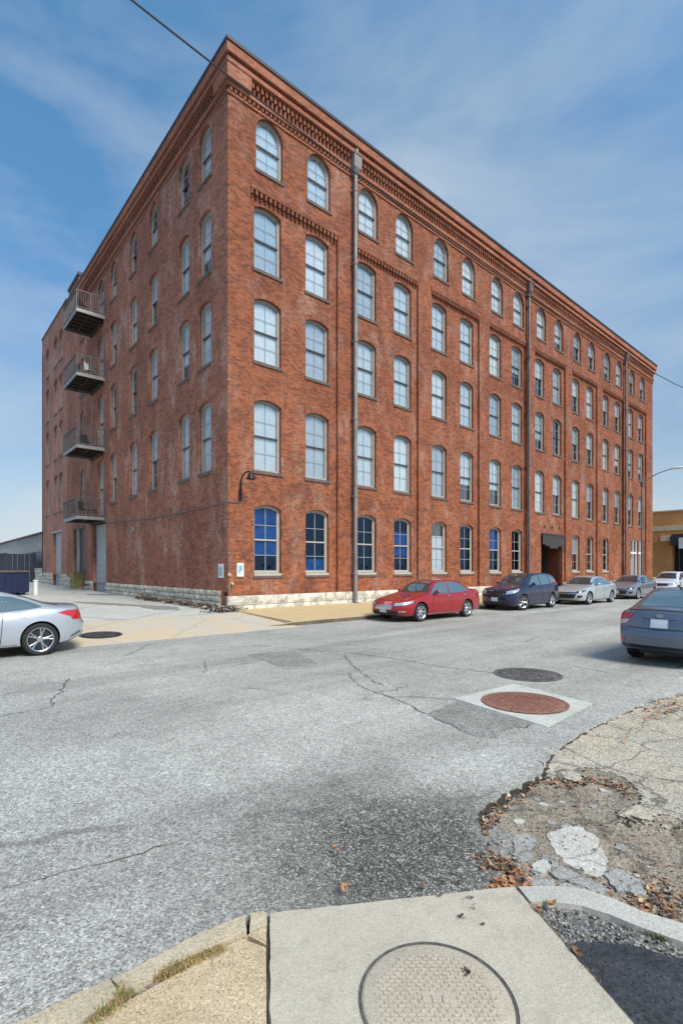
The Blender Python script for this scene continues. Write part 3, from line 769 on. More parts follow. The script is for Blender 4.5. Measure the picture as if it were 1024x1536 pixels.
mb.build('wall', [M['brick_wing'], M['brick_dark']], ANX, uvw=True)
mb = MB(); mb.box(-.05, .4, YE - 26 + .003, 34.65 - 26, 22.451, 22.58); mb.build('coping', M['sill'], ANX)
mb = MB()
PA_ = lambda u, z, d: (d, u - 26, z)
stones(YE + .01, 27.25, .3, 1.45, 4, PA_, mb); stones(30.25, 34.6, .35, 1.5, 4, PA_, mb)
mb.build('stone_base', M['stone_side'], ANX)
mb = MB(); mb.box(0, .3, YE - 25.99, 1.25, .2, 1.4); mb.build('footing', M['brick_side'], ANX, uvw=True)
mb = MB(); mb.box(0, .3, 4.25, 8.6, .2, 1.4); mb.build('footing', M['brick_side'], ANX, uvw=True)
mb = MB(); mb.box(.28, 1.2, 4.2, 4.4, .3, 4.8); mb.box(.28, 1.2, 1.1, 1.3, .3, 4.8); mb.box(.28, 1.2, 1.1, 4.4, 4.8, 4.95); mb.build('doorway', M['brick_dark'], ANX, uvw=True)
mb = MB(); mb.box(.22, .27, 1.3, 4.2, .3, 4.8); mb.build('door', M['door_grey'], ANX)
mb = MB(); mb.box(-.04, .1, 1.1, 4.4, 4.81, 4.95); mb.build('lintel', M['frame'], ANX)
for t in AT:
    for s in range(1, 5): window(ANX, (0, t - 26, ST[s][0] + UP), R90, 1.05, ST[s][1], .52 if s == 4 else .17, 'up', [])

# ================================================================== GROUND
def sheet(name, poly, z, mat, thick=.05, zf=None, kind='structure', label=None):
    mb = MB(); mb.prism(poly, z - thick, z)
    if zf: mb.v = [(x, y, zf(x, y) if zz > z - thick / 2 else zz) for x, y, zz in mb.v]
    o = mb.build(name, mat); tag(o, label=label, kind=kind); return o
def grid_sheet(name, x0, x1, y0, y1, nx, ny, zf, mats, mf=None, keep=None):
    mb = MB(); idx = {}
    for j in range(ny + 1):
        for i in range(nx + 1):
            x = x0 + (x1 - x0) * i / nx; y = y0 + (y1 - y0) * j / ny; idx[i, j] = mb.vert((x, y, zf(x, y)))
    for j in range(ny):
        for i in range(nx):
            x = x0 + (x1 - x0) * (i + .5) / nx; y = y0 + (y1 - y0) * (j + .5) / ny
            if keep and not keep(x, y): continue
            mb.f.append((idx[i, j], idx[i + 1, j], idx[i + 1, j + 1], idx[i, j + 1])); mb.m.append(mf(x, y) if mf else 0)
    o = mb.build(name, mats, recalc=False, smooth=True, angle=60); tag(o, kind='structure'); return o
def ragd(x, y):
    return 1. if (y < -16.1 or x < -7.2) else edist((x, y), RAW, False)
def inside(p, poly):
    x, y = p; c = False; n = len(poly)
    for i in range(n):
        x1, y1 = poly[i]; x2, y2 = poly[i - 1]
        if (y1 > y) != (y2 > y) and x < (x2 - x1) * (y - y1) / (y2 - y1) + x1: c = not c
    return c
def edist(p, poly, closed=True):
    P = Vector(p); d = 1e9; n = len(poly)
    for i in range(n if closed else n - 1):
        a = Vector(poly[i]); b = Vector(poly[(i + 1) % n]); ab = b - a
        t = max(0, min(1, (P - a).dot(ab) / max(ab.length_squared, 1e-9))); d = min(d, (a + ab * t - P).length)
    return d
def rough(poly, step, amp, seed=0, closed=False, lock=()):
    """subdivide a polyline and jitter it into a broken edge"""
    out_ = []; n = len(poly); rr = random.Random(seed)
    for i in range(n if closed else n - 1):
        a = Vector(poly[i]); b = Vector(poly[(i + 1) % n]); L_ = (b - a).length; k = max(1, int(L_ / step)); nn = Vector((-(b - a).y, (b - a).x)).normalized()
        for j in range(k):
            p = a + (b - a) * j / k
            if j: p = p + nn * (amp * (rr.random() - .5) * 2 + amp * noise.noise(Vector((p.x * 6, p.y * 6, seed))) * 1.5)
            out_.append((p.x, p.y))
    if not closed: out_.append(tuple(poly[-1]))
    return out_

CURB_Y = -4.12
tag(grid_sheet('ground', -700, 900, -700, 900, 8, 8, lambda x, y: -.13, [M['gravel']]), None)

RAW = [(-6.723, -15.886), (-6.573, -15.715), (-6.482, -15.601), (-6.326, -15.432), (-6.140, -15.257), (-5.917, -15.198), (-5.727, -15.180), (-5.408, -15.173), (-4.979, -15.172), (-4.579, -15.048), (-3.996, -14.948), (-3.342, -14.917), (-2.442, -14.913), (-1.647, -14.923), (-1.188, -14.989), (-0.583, -15.157)]
RAG = rough(RAW, .05, .012, 3)
SLAB = [(-7.897, -15.181), (-6.719, -15.905), (-7.144, -16.664), (-7.283, -16.886), (-8.382, -15.932)]
NEARL = [(-9.313, -15.031), (-8.981, -15.055), (-8.667, -15.076), (-8.444, -15.078), (-7.996, -15.109)]
near_edge = [(-70, -15.0), (-12, -15.02)] + NEARL[:] + [SLAB[0], SLAB[1]] + RAG + [(3, -15.15), (30, -15.1), (120, -15.1)]
road_poly = near_edge + [(120, CURB_Y)] + [(60, CURB_Y), (.6, CURB_Y), (-.1, -3.75), (-.7, -4.1)] + rough([(-.9, -4.25), (-2.2, -4.5), (-3.97, -3.96), (-5.86, -3.3), (-8, -3.2), (-12, -3.2)], .15, .03, 5) + [(-70, -3.2)]
sheet('road', road_poly, 0.0, M['asphalt'], .06)

# far pavement, driveway apron and alley
def walk_z(x, y): return .125 + (y - CURB_Y) * .035
sheet('pavement', [(.2, CURB_Y + .16), (50, CURB_Y + .16), (50, .25), (.2, .25)], .2, M['walk_tan'], .18, walk_z)
mb = MB(); pts = [(-.9, CURB_Y + .55, .02), (-.35, CURB_Y + .14, .06), (.3, CURB_Y, .12), (1.2, CURB_Y, .125)] + [(1.2 + 3 * k, CURB_Y, .125) for k in range(1, 17)]
for (a, b) in zip(pts, pts[1:]):
    g_ = .012
    A = Vector(a[:2]); B = Vector(b[:2]); d = (B - A).normalized(); nn = Vector((-d.y, d.x)) * .17
    A2 = A + d * g_; i = len(mb.v)
    mb.v += [(A2.x, A2.y, -.05), (B.x, B.y, -.05), (B.x, B.y, b[2]), (A2.x, A2.y, a[2]), (A2.x + nn.x, A2.y + nn.y, -.05), (B.x + nn.x, B.y + nn.y, -.05), (B.x + nn.x, B.y + nn.y, b[2] + .004), (A2.x + nn.x, A2.y + nn.y, a[2] + .004)]
    for q in ((0, 1, 2, 3), (3, 2, 6, 7), (0, 3, 7, 4), (1, 5, 6, 2)): mb.f.append(tuple(i + t for t in q)); mb.m.append(1 if q == (0, 1, 2, 3) else 0)
M['kerb_face'] = concrete('kerb_face_shaded', (.10, .08, .06), (.2, .16, .12), .3, 0, 60, .5)  # road-side face coloured dark to paint in the kerb's shadow line
tag(mb.build('kerb', [M['curb'], M['kerb_face']]), kind='structure')
def apron_z(x, y): return .006 + max(0, min(1, (y + 4.4) / 4.4)) * .24 + max(0, y) * .008
grid_sheet('driveway', -13, .2, -4.9, -.6, 52, 16, lambda x, y: apron_z(x, y) - (.04 if y < -4.55 else 0), [M['apron']])
grid_sheet('alley', -30, .35, -.6, 70, 60, 90, lambda x, y: apron_z(x, y) + noise.noise(Vector((x * .3, y * .3, 2))) * .015, [M['alley']])

for poly, dz in (([(-3.1, 8.2), (-2.2, 6.2), (-1.5, 4.2), (-.9, 2.6), (-1.3, 1.4), (-2.1, 1.9), (-2.0, 3.8), (-2.9, 5.8), (-3.6, 8.0)], 0), ([(-1.2, 14.5), (-.2, 13.9), (-.15, 12.2), (-.9, 12.6), (-1.5, 13.6)], 0)):
    poly = rough(poly, .25, .09, 11, True); mb = MB(); mb.prism(poly, -.02, 0)
    mb.v = [(x, y, apron_z(x, y) + noise.noise(Vector((x * .3, y * .3, 2))) * .015 + .018 + z) for x, y, z in mb.v]; tag(mb.build('alley_patch', M['patch']), kind='structure')
# near corner: new slab with the lid, older tan panels, broken apron, curb return
sheet('corner_slab', rough(SLAB, .03, .0025, 5, True), .03, M['slab'], .15)
SLABR = [(-6.719, -15.913), (-6.745, -15.944), (-6.744, -16.020), (-6.557, -16.218), (-6.511, -16.462), (-6.453, -16.665), (-6.378, -16.974), (-7.170, -17.097), (-7.283, -16.886), (-7.144, -16.664)]
PANEL = [(-8.650, -15.244), (-8.218, -15.242), (-8.102, -15.241), (-8.043, -15.372), (-8.391, -15.924), (-9.173, -15.246)]
sheet('pavement', PANEL, .028, M['slab_tan'], .15)
sheet('pavement', [(-8.083, -15.234), (-7.966, -15.250), (-8.032, -15.359), (-8.066, -15.243)], .026, M['slab_tan'], .12)
CURBS = [[(-7.975, -15.114), (-7.911, -15.169), (-7.958, -15.245), (-8.049, -15.227)], [(-8.663, -15.089), (-8.447, -15.086), (-8.245, -15.082), (-8.001, -15.111), (-8.060, -15.218), (-8.200, -15.207), (-8.500, -15.183), (-8.641, -15.200)], [(-9.313, -15.038), (-8.988, -15.065), (-8.674, -15.080), (-8.654, -15.197), (-8.825, -15.226), (-9.095, -15.252)]]
for c_ in CURBS: sheet('kerb', rough(c_, .06, .004, 9, True), .034, M['curb'], .15)
sheet('soil_strip', [(-8.777, -15.324), (-8.656, -15.221), (-8.503, -15.190), (-8.206, -15.219), (-8.059, -15.231), (-8.092, -15.249), (-8.222, -15.249), (-8.652, -15.251), (-8.850, -15.332)], .012, M['dirt'], .1)

BX0, BX1, BY0, BY1 = -7.1, 6.0, -20.5, -14.6
HOLE = [(-6.140, -15.257), (-5.727, -15.180), (-4.979, -15.172), (-4.944, -15.358), (-4.898, -15.472), (-4.573, -15.403), (-4.553, -15.542), (-4.519, -15.726), (-4.662, -15.855), (-5.015, -15.950), (-5.310, -15.937), (-5.266, -16.081), (-5.029, -16.287), (-4.949, -16.717), (-6.077, -16.901), (-6.346, -16.637), (-6.428, -16.401), (-6.444, -16.198), (-6.694, -15.911), (-6.482, -15.601)]
asph_ok = road_poly
def broken_z(x, y):
    z = -.016 + noise.noise(Vector((x * 1.3, y * 1.3, 5))) * .012 + noise.noise(Vector((x * 9, y * 9, 1))) * .004
    if inside((x, y), HOLE):
        e = min(1, edist((x, y), HOLE) / (.07 if x < -5.3 else .2)); z -= .036 * e + .03 * max(0, 1 - ragd(x, y) / .07) + abs(noise.noise(Vector((x * 14, y * 14, 3)))) * .014 + noise.noise(Vector((x * 40, y * 40, 3))) * .004
    return z
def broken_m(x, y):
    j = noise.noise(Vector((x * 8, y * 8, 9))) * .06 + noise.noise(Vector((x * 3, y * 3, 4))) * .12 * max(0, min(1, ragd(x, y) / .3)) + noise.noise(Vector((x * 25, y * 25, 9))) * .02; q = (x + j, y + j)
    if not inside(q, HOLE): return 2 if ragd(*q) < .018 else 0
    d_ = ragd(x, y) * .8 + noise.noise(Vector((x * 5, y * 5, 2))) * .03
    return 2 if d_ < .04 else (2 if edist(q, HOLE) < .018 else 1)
M['crevice'] = concrete('crevice_shade', (.03, .025, .022), (.07, .055, .045), .6, 0, 90, .5)  # dark colour band stands in for the shadow along the broken edge
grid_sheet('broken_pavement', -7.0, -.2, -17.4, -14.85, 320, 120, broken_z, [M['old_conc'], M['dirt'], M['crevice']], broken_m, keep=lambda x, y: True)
sheet('pavement', [(-.2, -14.9), (60, -14.9), (60, -20), (-7.5, -26), (-6.2, -17.4), (-.2, -17.4)], -.02, M['old_conc'], .1)
CH = [([(-5.871, -15.684), (-5.702, -15.716), (-5.627, -15.794), (-5.671, -15.929), (-5.860, -16.058), (-6.069, -16.152), (-6.160, -16.110), (-6.141, -15.995), (-6.083, -15.864), (-6.012, -15.773)], 0), ([(-6.109, -15.550), (-5.986, -15.583), (-6.015, -15.679), (-6.180, -15.738), (-6.310, -15.770), (-6.353, -15.692)], 1), ([(-6.298, -15.801), (-6.174, -15.827), (-6.257, -15.895), (-6.370, -15.892), (-6.380, -15.827)], 0),
      ([(-6.451, -15.821), (-6.387, -15.913), (-6.387, -15.985), (-6.481, -16.023), (-6.557, -15.940), (-6.551, -15.877)], 1), ([(-6.381, -15.999), (-6.305, -16.108), (-6.323, -16.192), (-6.441, -16.122), (-6.475, -16.044)], 1), ([(-6.177, -15.865), (-6.191, -16.009), (-6.195, -16.151), (-6.175, -16.220), (-6.287, -16.207), (-6.297, -16.081), (-6.334, -15.959), (-6.311, -15.905)], 1), ([(-6.079, -16.144), (-5.940, -16.170), (-5.982, -16.318), (-6.100, -16.386), (-6.200, -16.266)], 1), ([(-6.232, -15.370), (-6.065, -15.362), (-6.116, -15.544), (-6.352, -15.672), (-6.486, -15.637), (-6.373, -15.505)], 2)]
CM = [M['chunk'], M['chunk_grey'], M['patch']]
rr = random.Random(4)
for k in range(34):
    fx, fy = rr.uniform(-6.5, -4.6), rr.uniform(-16.3, -15.35); s_ = rr.uniform(.015, .06)
    if inside((fx, fy), HOLE) and edist((fx, fy), HOLE) > .06: CH.append(([(fx + s_ * rr.uniform(.6, 1.2) * cos(t), fy + s_ * rr.uniform(.6, 1.2) * sin(t)) for t in (0, 1.1, 2.3, 3.3, 4.5, 5.4)], rr.choice((0, 1, 1, 2))))
mb = MB()
for poly, mi in CH:
    p = rough(poly, .02, .012, rr.randint(0, 99), True); z = -.050 + rr.uniform(0, .008)
    i0 = len(mb.v); mb.prism(p, z - .05, z, mi); tx, ty = rr.uniform(-.03, .03), rr.uniform(-.03, .03); cx_, cy_ = p[0]
    for k in range(i0, len(mb.v)): x, y, zz = mb.v[k]; mb.v[k] = (x, y, zz + (x - cx_) * tx + (y - cy_) * ty)
tag(mb.build('broken_slabs', CM), 'pale and grey broken concrete pieces in the pothole', None, None, 'structure')

# curb return, as one curved pale strip
co_ = [(-6.702, -15.920), (-6.540, -16.052), (-6.432, -16.193), (-6.400, -16.341), (-6.396, -16.456), (-6.340, -16.635), (-6.234, -16.952)]; ci_ = [(-6.780, -16.039), (-6.684, -16.123), (-6.601, -16.237), (-6.560, -16.367), (-6.547, -16.475), (-6.499, -16.677), (-6.417, -16.980)]
mb = MB(); n = len(co_)
for k in range(n - 1):
    (ax, ay), (bx, by), (cx_, cy_), (dx, dy) = co_[k], co_[k + 1], ci_[k + 1], ci_[k]
    mb.face([(ax, ay, .03), (bx, by, .03), (cx_, cy_, .035), (dx, dy, .035)]); mb.face([(ax, ay, -.08), (bx, by, -.08), (bx, by, .03), (ax, ay, .03)]); mb.face([(dx, dy, -.08), (cx_, cy_, -.08), (cx_, cy_, .035), (dx, dy, .035)])
(ax, ay), (dx, dy) = co_[0], ci_[0]; mb.face([(ax, ay, -.08), (dx, dy, -.08), (dx, dy, .035), (ax, ay, .03)])
tag(mb.build('kerb', M['curb_white']), kind='structure')
grid_sheet('verge', -7.3, -6.1, -17.6, -15.9, 60, 85, lambda x, y: .002 + noise.noise(Vector((x * 7, y * 7, 3))) * .008 + noise.noise(Vector((x * 30, y * 30, 3))) * .004, [M['gravel']], keep=lambda x, y: (inside((x, y), SLABR)))
BIT = rough([(-6.938, -16.308), (-6.855, -16.335), (-6.708, -16.485), (-6.651, -16.612), (-6.567, -16.738), (-6.426, -16.982), (-7.059, -17.080), (-7.272, -16.895), (-7.144, -16.664), (-7.052, -16.514)], .05, .012, 8, True)
sheet('bitumen_patch', BIT, .022, M['bitumen'], .02)

# road surface items
def ribbon(name, pts, wd, z, mat, seed, amp=.03):
    p = rough(pts, .07, amp, seed); mb = MB(); rr = random.Random(seed); prev = None
    for k, (x, y) in enumerate(p):
        a = Vector(p[max(0, k - 1)]); b = Vector(p[min(len(p) - 1, k + 1)]); d = (b - a).normalized(); nn = Vector((-d.y, d.x)); w_ = wd * .55 * rr.uniform(.2, 1.3) * (0.2 if k in (0, len(p) - 1) else 1)
        cur = ((x + nn.x * w_, y + nn.y * w_, z), (x - nn.x * w_, y - nn.y * w_, z))
        if prev: mb.face([prev[0], cur[0], cur[1], prev[1]])
        prev = cur
    return mb
cr = MB()
for k, (pts, wd) in enumerate([([(-6.050, -7.719), (-6.730, -9.266), (-7.030, -9.971), (-7.334, -10.258), (-7.451, -10.760), (-7.715, -10.260)], .0), ]): pass
CRK = [([(-7.277, -8.030), (-7.481, -8.614), (-7.619, -9.054), (-7.776, -9.324), (-7.854, -9.806), (-8.029, -9.825), (-8.460, -9.885)], .022), ([(-2.997, -6.857), (-2.622, -7.724), (-2.329, -8.486), (-2.223, -9.389)], .02), ([(-2.155, -8.388), (-1.944, -9.294), (-1.762, -10.318), (-1.716, -11.479), (-1.413, -12.693)], .02),
       ([(-3.452, -10.776), (-3.983, -11.765), (-4.083, -12.429), (-4.203, -12.973), (-4.358, -13.329)], .022), ([(-2.222, -9.280), (-2.954, -10.404), (-3.540, -11.537), (-3.685, -11.907)], .02), ([(-4.044, -12.048), (-3.756, -12.188), (-3.324, -12.100)], .014), ([(-4.358, -13.329), (-4.502, -13.846), (-4.578, -14.216), (-4.505, -14.337), (-4.089, -14.334), (-3.746, -14.435)], .016),
       ([(-4.776, -7.904), (-5.192, -8.878), (-5.378, -9.105)], .014), ([(-7.531, -11.535), (-7.664, -11.626)], .014), ([(-4.739, -15.001), (-4.847, -15.123)], .02), ([(-8.942, -13.961), (-8.644, -14.009), (-8.399, -14.085), (-8.033, -14.130), (-7.797, -14.133)], .008), ([(-3.817, -8.223), (-3.928, -9.386), (-3.526, -9.909)], .02)]
for k, (pts, wd) in enumerate(CRK):
    r_ = ribbon('c', pts, wd, .004, None, 20 + k); i0 = len(cr.v); cr.v += r_.v; cr.f += [tuple(i0 + t for t in f) for f in r_.f]; cr.m += r_.m
# open joints round the slab
for k, (pts, wd) in enumerate([([(-7.911, -15.183), (-8.036, -15.378), (-8.388, -15.927)], .004), ([(-6.713, -15.910), (-6.963, -16.363), (-7.144, -16.664)], .003)]):
    r_ = ribbon('c', pts, wd, .032, None, 60 + k, .002); i0 = len(cr.v); cr.v += r_.v; cr.f += [tuple(i0 + t for t in f) for f in r_.f]; cr.m += r_.m
tag(cr.build('road_cracks', M['crackfill'], recalc=False), kind='structure')
sheet('road_patch', rough([(-4.358, -13.329), (-3.444, -13.178), (-3.698, -14.409), (-4.089, -14.334), (-4.515, -14.385), (-4.594, -14.201)], .1, .02, 2, True), .005, M['patch'], .02)
sheet('road_patch', rough([(-3.775, -7.933), (-2.728, -8.140), (-3.284, -9.766), (-4.002, -9.495)], .2, .05, 6, True), .0045, M['patch'], .02)
sheet('manhole_surround', [(-3.455, -13.072), (-1.976, -13.147), (-2.254, -14.488), (-3.699, -14.575)], .008, M['collar'], .03)

def cover(name, c, r, z, mat, label, pattern, n=56, th=.02, frame=None):
    e = empty(name, (c[0], c[1], z)); tag(e, label, 'manhole cover')
    mb = MB(); mb.lathe([(0, 0), (r * .97, 0), (r, -.004), (r, -th)], n, Matrix.Rotation(pi / 2, 4, 'X')); 
    mb.v = [(x, y, z_) for x, y, z_ in mb.v]
    k0 = len(mb.m)
    if pattern == 'bricks':
        row = .021; k = -int(r / row)
        while k * row < r:
            y = k * row; x = -r + (.018 if k % 2 else 0)
            while x < r:
                if (x + .014) ** 2 + (y + .007) ** 2 < (r * .82) ** 2 and not (abs(x) < .075 and abs(y) < .035): mb.box(x, x + .028, y, y + .013, 0.0005, .0035)
                x += .036
            k += 1
        mb.box(-.062, -.03, -.02, .02, .0005, .004); mb.box(-.02, .012, -.02, .02, .0005, .004); mb.box(.024, .058, -.02, .02, .0005, .004)
    else:
        st = .062; k = -int(r / st) - 1
        while k * st < r:
            q = -int(r / st) - 1
            while q * st < r:
                x, y = k * st, q * st
                if x * x + y * y < (r * .88) ** 2: mb.box(x - .019, x + .019, y - .019, y + .019, .0005, .006)
                q += 1
            k += 1
    for q in range(k0, len(mb.m)): mb.m[q] = 0 if pattern == 'bricks' else 1
    mb.build('lid', [mat, frame or mat], e, smooth=True, angle=30)
    mb = MB(); mb.lathe([(r + .004, -.003), (r + .014, -.004), (r + .016, .0), (r + .05 if pattern != 'bricks' else r + .017, .0)], n, Matrix.Rotation(pi / 2, 4, 'X'))
    mb.build('rim', frame or M['crackfill'], e, smooth=True)
    return e
c0 = [(-7.663, -16.100)][0]
e = cover('manhole_cover', c0, .312, .036, M['lid'], 'large round patterned lid set in the pale concrete slab in the foreground', 'bricks', 72, frame=M['crackfill']); e.rotation_euler.z = rad(-41)
cover('manhole_cover', [(-2.925, -13.860)][0], .52, .022, M['rust'], 'reddish rusty round cover in a pale concrete square', 'grid', th=.01, frame=M['rust'])
cover('manhole_cover', [(-1.140, -12.930)][0], .52, .012, M['grating'], 'dark grey round cover in the asphalt beyond the reddish one', 'grid', th=.008, frame=M['gravel'])
c4 = [(-5.395, -3.070)][0]
e = cover('manhole_cover', c4, .48, apron_z(*c4) + .012, M['iron'], 'dark iron cover in the driveway apron behind the silver coupe', 'grid', th=.008, frame=M['grating']); e.rotation_euler.x = math.atan(.24 / 4.4)

# ---- leaves, gravel, grasses
def scatter(name, pts, kinds, label, kindset):
    mb = MB()
    for (x, y, z, s, kind, mi) in pts:
        a = rnd.uniform(0, 2 * pi); Mx = Matrix.Translation((x, y, z)) @ Matrix.Rotation(a, 4, 'Z') @ Matrix.Rotation(rnd.uniform(-.6, .6), 4, 'X') @ Matrix.Rotation(rnd.uniform(-.5, .5), 4, 'Y')
        if kind == 'leaf':
            c = s * rnd.uniform(.1, .35); pp = [(-s, 0, c), (-s * .3, -s * .42, .1 * s), (s * .5, -s * .34, c * .4), (s, 0, c), (s * .4, s * .36, c * .3), (-s * .35, s * .45, .15 * s)]
            i = len(mb.v); mb.v.append(tuple(Mx @ Vector((0, 0, 0)))); mb.v += [tuple(Mx @ Vector(q)) for q in pp]
            for k in range(6): mb.f.append((i, i + 1 + k, i + 1 + (k + 1) % 6)); mb.m.append(mi)
        elif kind == 'peb':
            i = len(mb.v); o = [(1, 0, 0), (0, 1, 0), (-1, 0, 0), (0, -1, 0), (0, 0, .8), (0, 0, -.6)]
            mb.v += [tuple(Mx @ (Vector(q) * s * rnd.uniform(.65, 1.2))) for q in o]
            for q in ((0, 1, 4), (1, 2, 4), (2, 3, 4), (3, 0, 4), (1, 0, 5), (2, 1, 5), (3, 2, 5), (0, 3, 5)): mb.f.append(tuple(i + k for k in q)); mb.m.append(mi)
        else:
            h = s; b_ = .0022; tip = Mx @ Vector((h * .5 * rnd.uniform(-1, 1), h * .3, h)); i = len(mb.v)
            mid = Mx @ Vector((rnd.uniform(-.2, .2) * h, .05 * h, h * .55))
            mb.v += [tuple(Mx @ Vector((-b_, 0, 0))), tuple(Mx @ Vector((b_, 0, 0))), tuple(mid + Vector((b_, 0, 0))), tuple(mid - Vector((b_, 0, 0))), tuple(tip)]
            mb.f += [(i, i + 1, i + 2, i + 3), (i + 3, i + 2, i + 4)]; mb.m += [mi, mi]
    o = mb.build(name, kindset, recalc=False); tag(o, label, None, None, 'stuff'); return o
LM = [M['leaf1'], M['leaf2'], M['leaf3'], M['leaf4']]
def near(poly, k, sp):
    i = rnd.randrange(len(poly) - 1); t = rnd.random(); a, b = poly[i], poly[i + 1]
    return a[0] + (b[0] - a[0]) * t + rnd.gauss(0, sp), a[1] + (b[1] - a[1]) * t + rnd.gauss(0, sp)
pts = []
rimp = [(-6.516, -15.670), (-6.232, -15.370), (-6.068, -15.279), (-5.719, -15.265), (-5.118, -15.244), (-5.005, -15.416), (-4.750, -15.507), (-4.654, -15.720), (-4.888, -15.907)]
heap = [(-6.548, -15.737)][0]
curbline = [(-6.669, -15.876), (-6.563, -16.024), (-6.420, -16.188), (-6.368, -16.346), (-6.339, -16.532), (-6.322, -16.677)]
for k in range(400):
    x, y = near(rimp, 0, .045)
    if not inside((x, y), HOLE): continue
    pts.append((x, y, broken_z(x, y) + rnd.uniform(.004, .012), rnd.uniform(.010, .028), 'leaf', rnd.choice((0, 1, 1, 2, 3))))
for k in range(360):
    x, y = heap[0] + rnd.gauss(0, .055), heap[1] + rnd.gauss(0, .075); pts.append((x, y, rnd.uniform(-.02, .02), rnd.uniform(.01, .024), 'leaf', rnd.choice((1, 1, 2, 3, 0))))
for k in range(430):
    x, y = near(curbline, 0, .032); pts.append((x, y, broken_z(x, y) + rnd.uniform(.005, .03), rnd.uniform(.012, .032), 'leaf', rnd.choice((0, 0, 1, 2, 2, 3))))
for k in range(46):
    x, y = near([(-6.784, -15.824), (-6.698, -15.883), (-6.616, -15.971)], 0, .03); pts.append((x, y, .01 + rnd.uniform(0, .015), rnd.uniform(.02, .04), 'leaf', 0))
c1 = [(-6.118, -16.449)][0]
for k in range(260):
    x, y = c1[0] + rnd.gauss(0, .13), c1[1] + rnd.gauss(0, .09); pts.append((x, y, broken_z(x, y) + rnd.uniform(.0, .012), rnd.uniform(.01, .026), 'leaf', rnd.choice((0, 1, 1, 2, 3))))
for k in range(260):
    x, y = rnd.uniform(-6.2, -3.5), rnd.uniform(-17.1, -15.6)
    if inside((x, y), HOLE): pts.append((x, y, broken_z(x, y) + .006, rnd.uniform(.006, .02), 'leaf', rnd.choice((1, 1, 2, 3, 0))))
c2 = [(-1.708, -15.223)][0]
for k in range(120):
    x, y = c2[0] + rnd.gauss(0, .5), c2[1] + rnd.gauss(0, .12); pts.append((x, y, .0 + rnd.uniform(0, .02), rnd.uniform(.02, .04), 'leaf', rnd.choice((0, 1, 2))))
for (px_, s, mi) in [([(-7.266, -14.950)][0], .03, 0), ([(-7.460, -15.293)][0], .03, 0), ([(-7.100, -15.583)][0], .025, 0), ([(-6.803, -16.090)][0], .035, 0), ([(-6.718, -16.121)][0], .03, 0), ([(-6.953, -16.372)][0], .03, 1), ([(-7.453, -16.091)][0], .018, 3)]:
    for q in range(2): pts.append((px_[0] + rnd.gauss(0, .01), px_[1] + rnd.gauss(0, .01), .045, s, 'leaf', mi))
for c, n_ in (((-7.162, -15.865), 9), ((-7.107, -15.683), 5), ((-7.017, -15.805), 5), ((-7.053, -15.872), 4), ((-7.856, -15.276), 3), ((-7.453, -16.091), 6), ((-7.130, -15.976), 2), ((-6.580, -15.615), 14), ((-6.645, -15.672), 10)):
    pass
    for k in range(n_): pts.append((c[0] + rnd.gauss(0, .012), c[1] + rnd.gauss(0, .01), .04 if c[1] < -15.3 else .008, rnd.uniform(.006, .014), 'leaf', 3))
scatter('fallen_leaves', pts, None, 'orange and brown fallen leaves in the pothole and along the kerb', LM)
pts = []
for k in range(2600):
    x, y = rnd.gauss(-7.15, .55), rnd.gauss(-15.0, .28)
    if not inside((x, y), road_poly): continue
    pts.append((x, y, .001, rnd.uniform(.0025, .0075), 'peb', 0 if rnd.random() < .6 else 1))
for k in range(1700):
    x, y = rnd.uniform(-6.3, -3.), rnd.uniform(-17.1, -15.2)
    if inside((x, y), HOLE): pts.append((x, y, broken_z(x, y) + .002, rnd.uniform(.004, .014), 'peb', 0 if rnd.random() < .5 else 1))
for k in range(1500):
    x, y = rnd.uniform(-7.1, -6.3), rnd.uniform(-17., -16.)
    if inside((x, y), SLABR) and not inside((x, y), BIT): pts.append((x, y, .006, rnd.uniform(.004, .014), 'peb', 0 if rnd.random() < .5 else 1))
scatter('gravel', pts, None, 'loose light and dark gravel round the broken edge', [M['peb1'], M['peb2']])
pts = []
for k in range(1500):
    x, y = near([(-8.491, -15.200), (-8.342, -15.219), (-8.202, -15.245)], 0, .016); pts.append((x, y, .012, rnd.uniform(.015, .04), 'gr', 0 if rnd.random() < .8 else 1))
for k in range(900):
    x, y = near([(-8.784, -15.261), (-8.700, -15.234), (-8.647, -15.220), (-8.653, -15.167)], 0, .018); pts.append((x, y, .012, rnd.uniform(.015, .045), 'gr', 0 if rnd.random() < .6 else 1))
for k in range(260):
    x, y = near([(-6.527, -16.499), (-6.515, -16.570), (-6.508, -16.612)], 0, .012); pts.append((x, y, .012, rnd.uniform(.012, .03), 'gr', 1))
for k in range(160):
    x, y = near([(-6.786, -16.062), (-6.996, -16.397), (-7.077, -16.538)], 0, .008); pts.append((x, y, .012, rnd.uniform(.012, .03), 'gr', rnd.choice((0, 1))))
scatter('dry_grass', pts, None, 'dry grass tufts between the kerb stones and tan slab', [M['grass_dry'], M['grass_green']])
pts = []
for k in range(900):
    t = rnd.random() ** 1.3 * 9; x = -.18 - abs(rnd.gauss(0, .16)); y = .2 + t + rnd.gauss(0, .2)
    if noise.noise(Vector((y * 1.3, 0, 4))) < -.15: continue
    pts.append((x, y, apron_z(x, y) + rnd.uniform(0, .2), rnd.uniform(.04, .11), 'leaf', rnd.choice((0, 1, 2, 1, 3))))
for k in range(420):
    x, y = rnd.gauss(-.25, .36), rnd.gauss(-.2, .16); pts.append((x, y, .24 + rnd.uniform(0, .2), rnd.uniform(.03, .09), 'leaf', rnd.choice((1, 3, 2))))
scatter('dry_weeds', pts, None, 'brown dead weeds and leaves along the foot of the side wall', [M['grass_dry'], M['leaf2'], M['chunk_grey'], M['leaf4']])

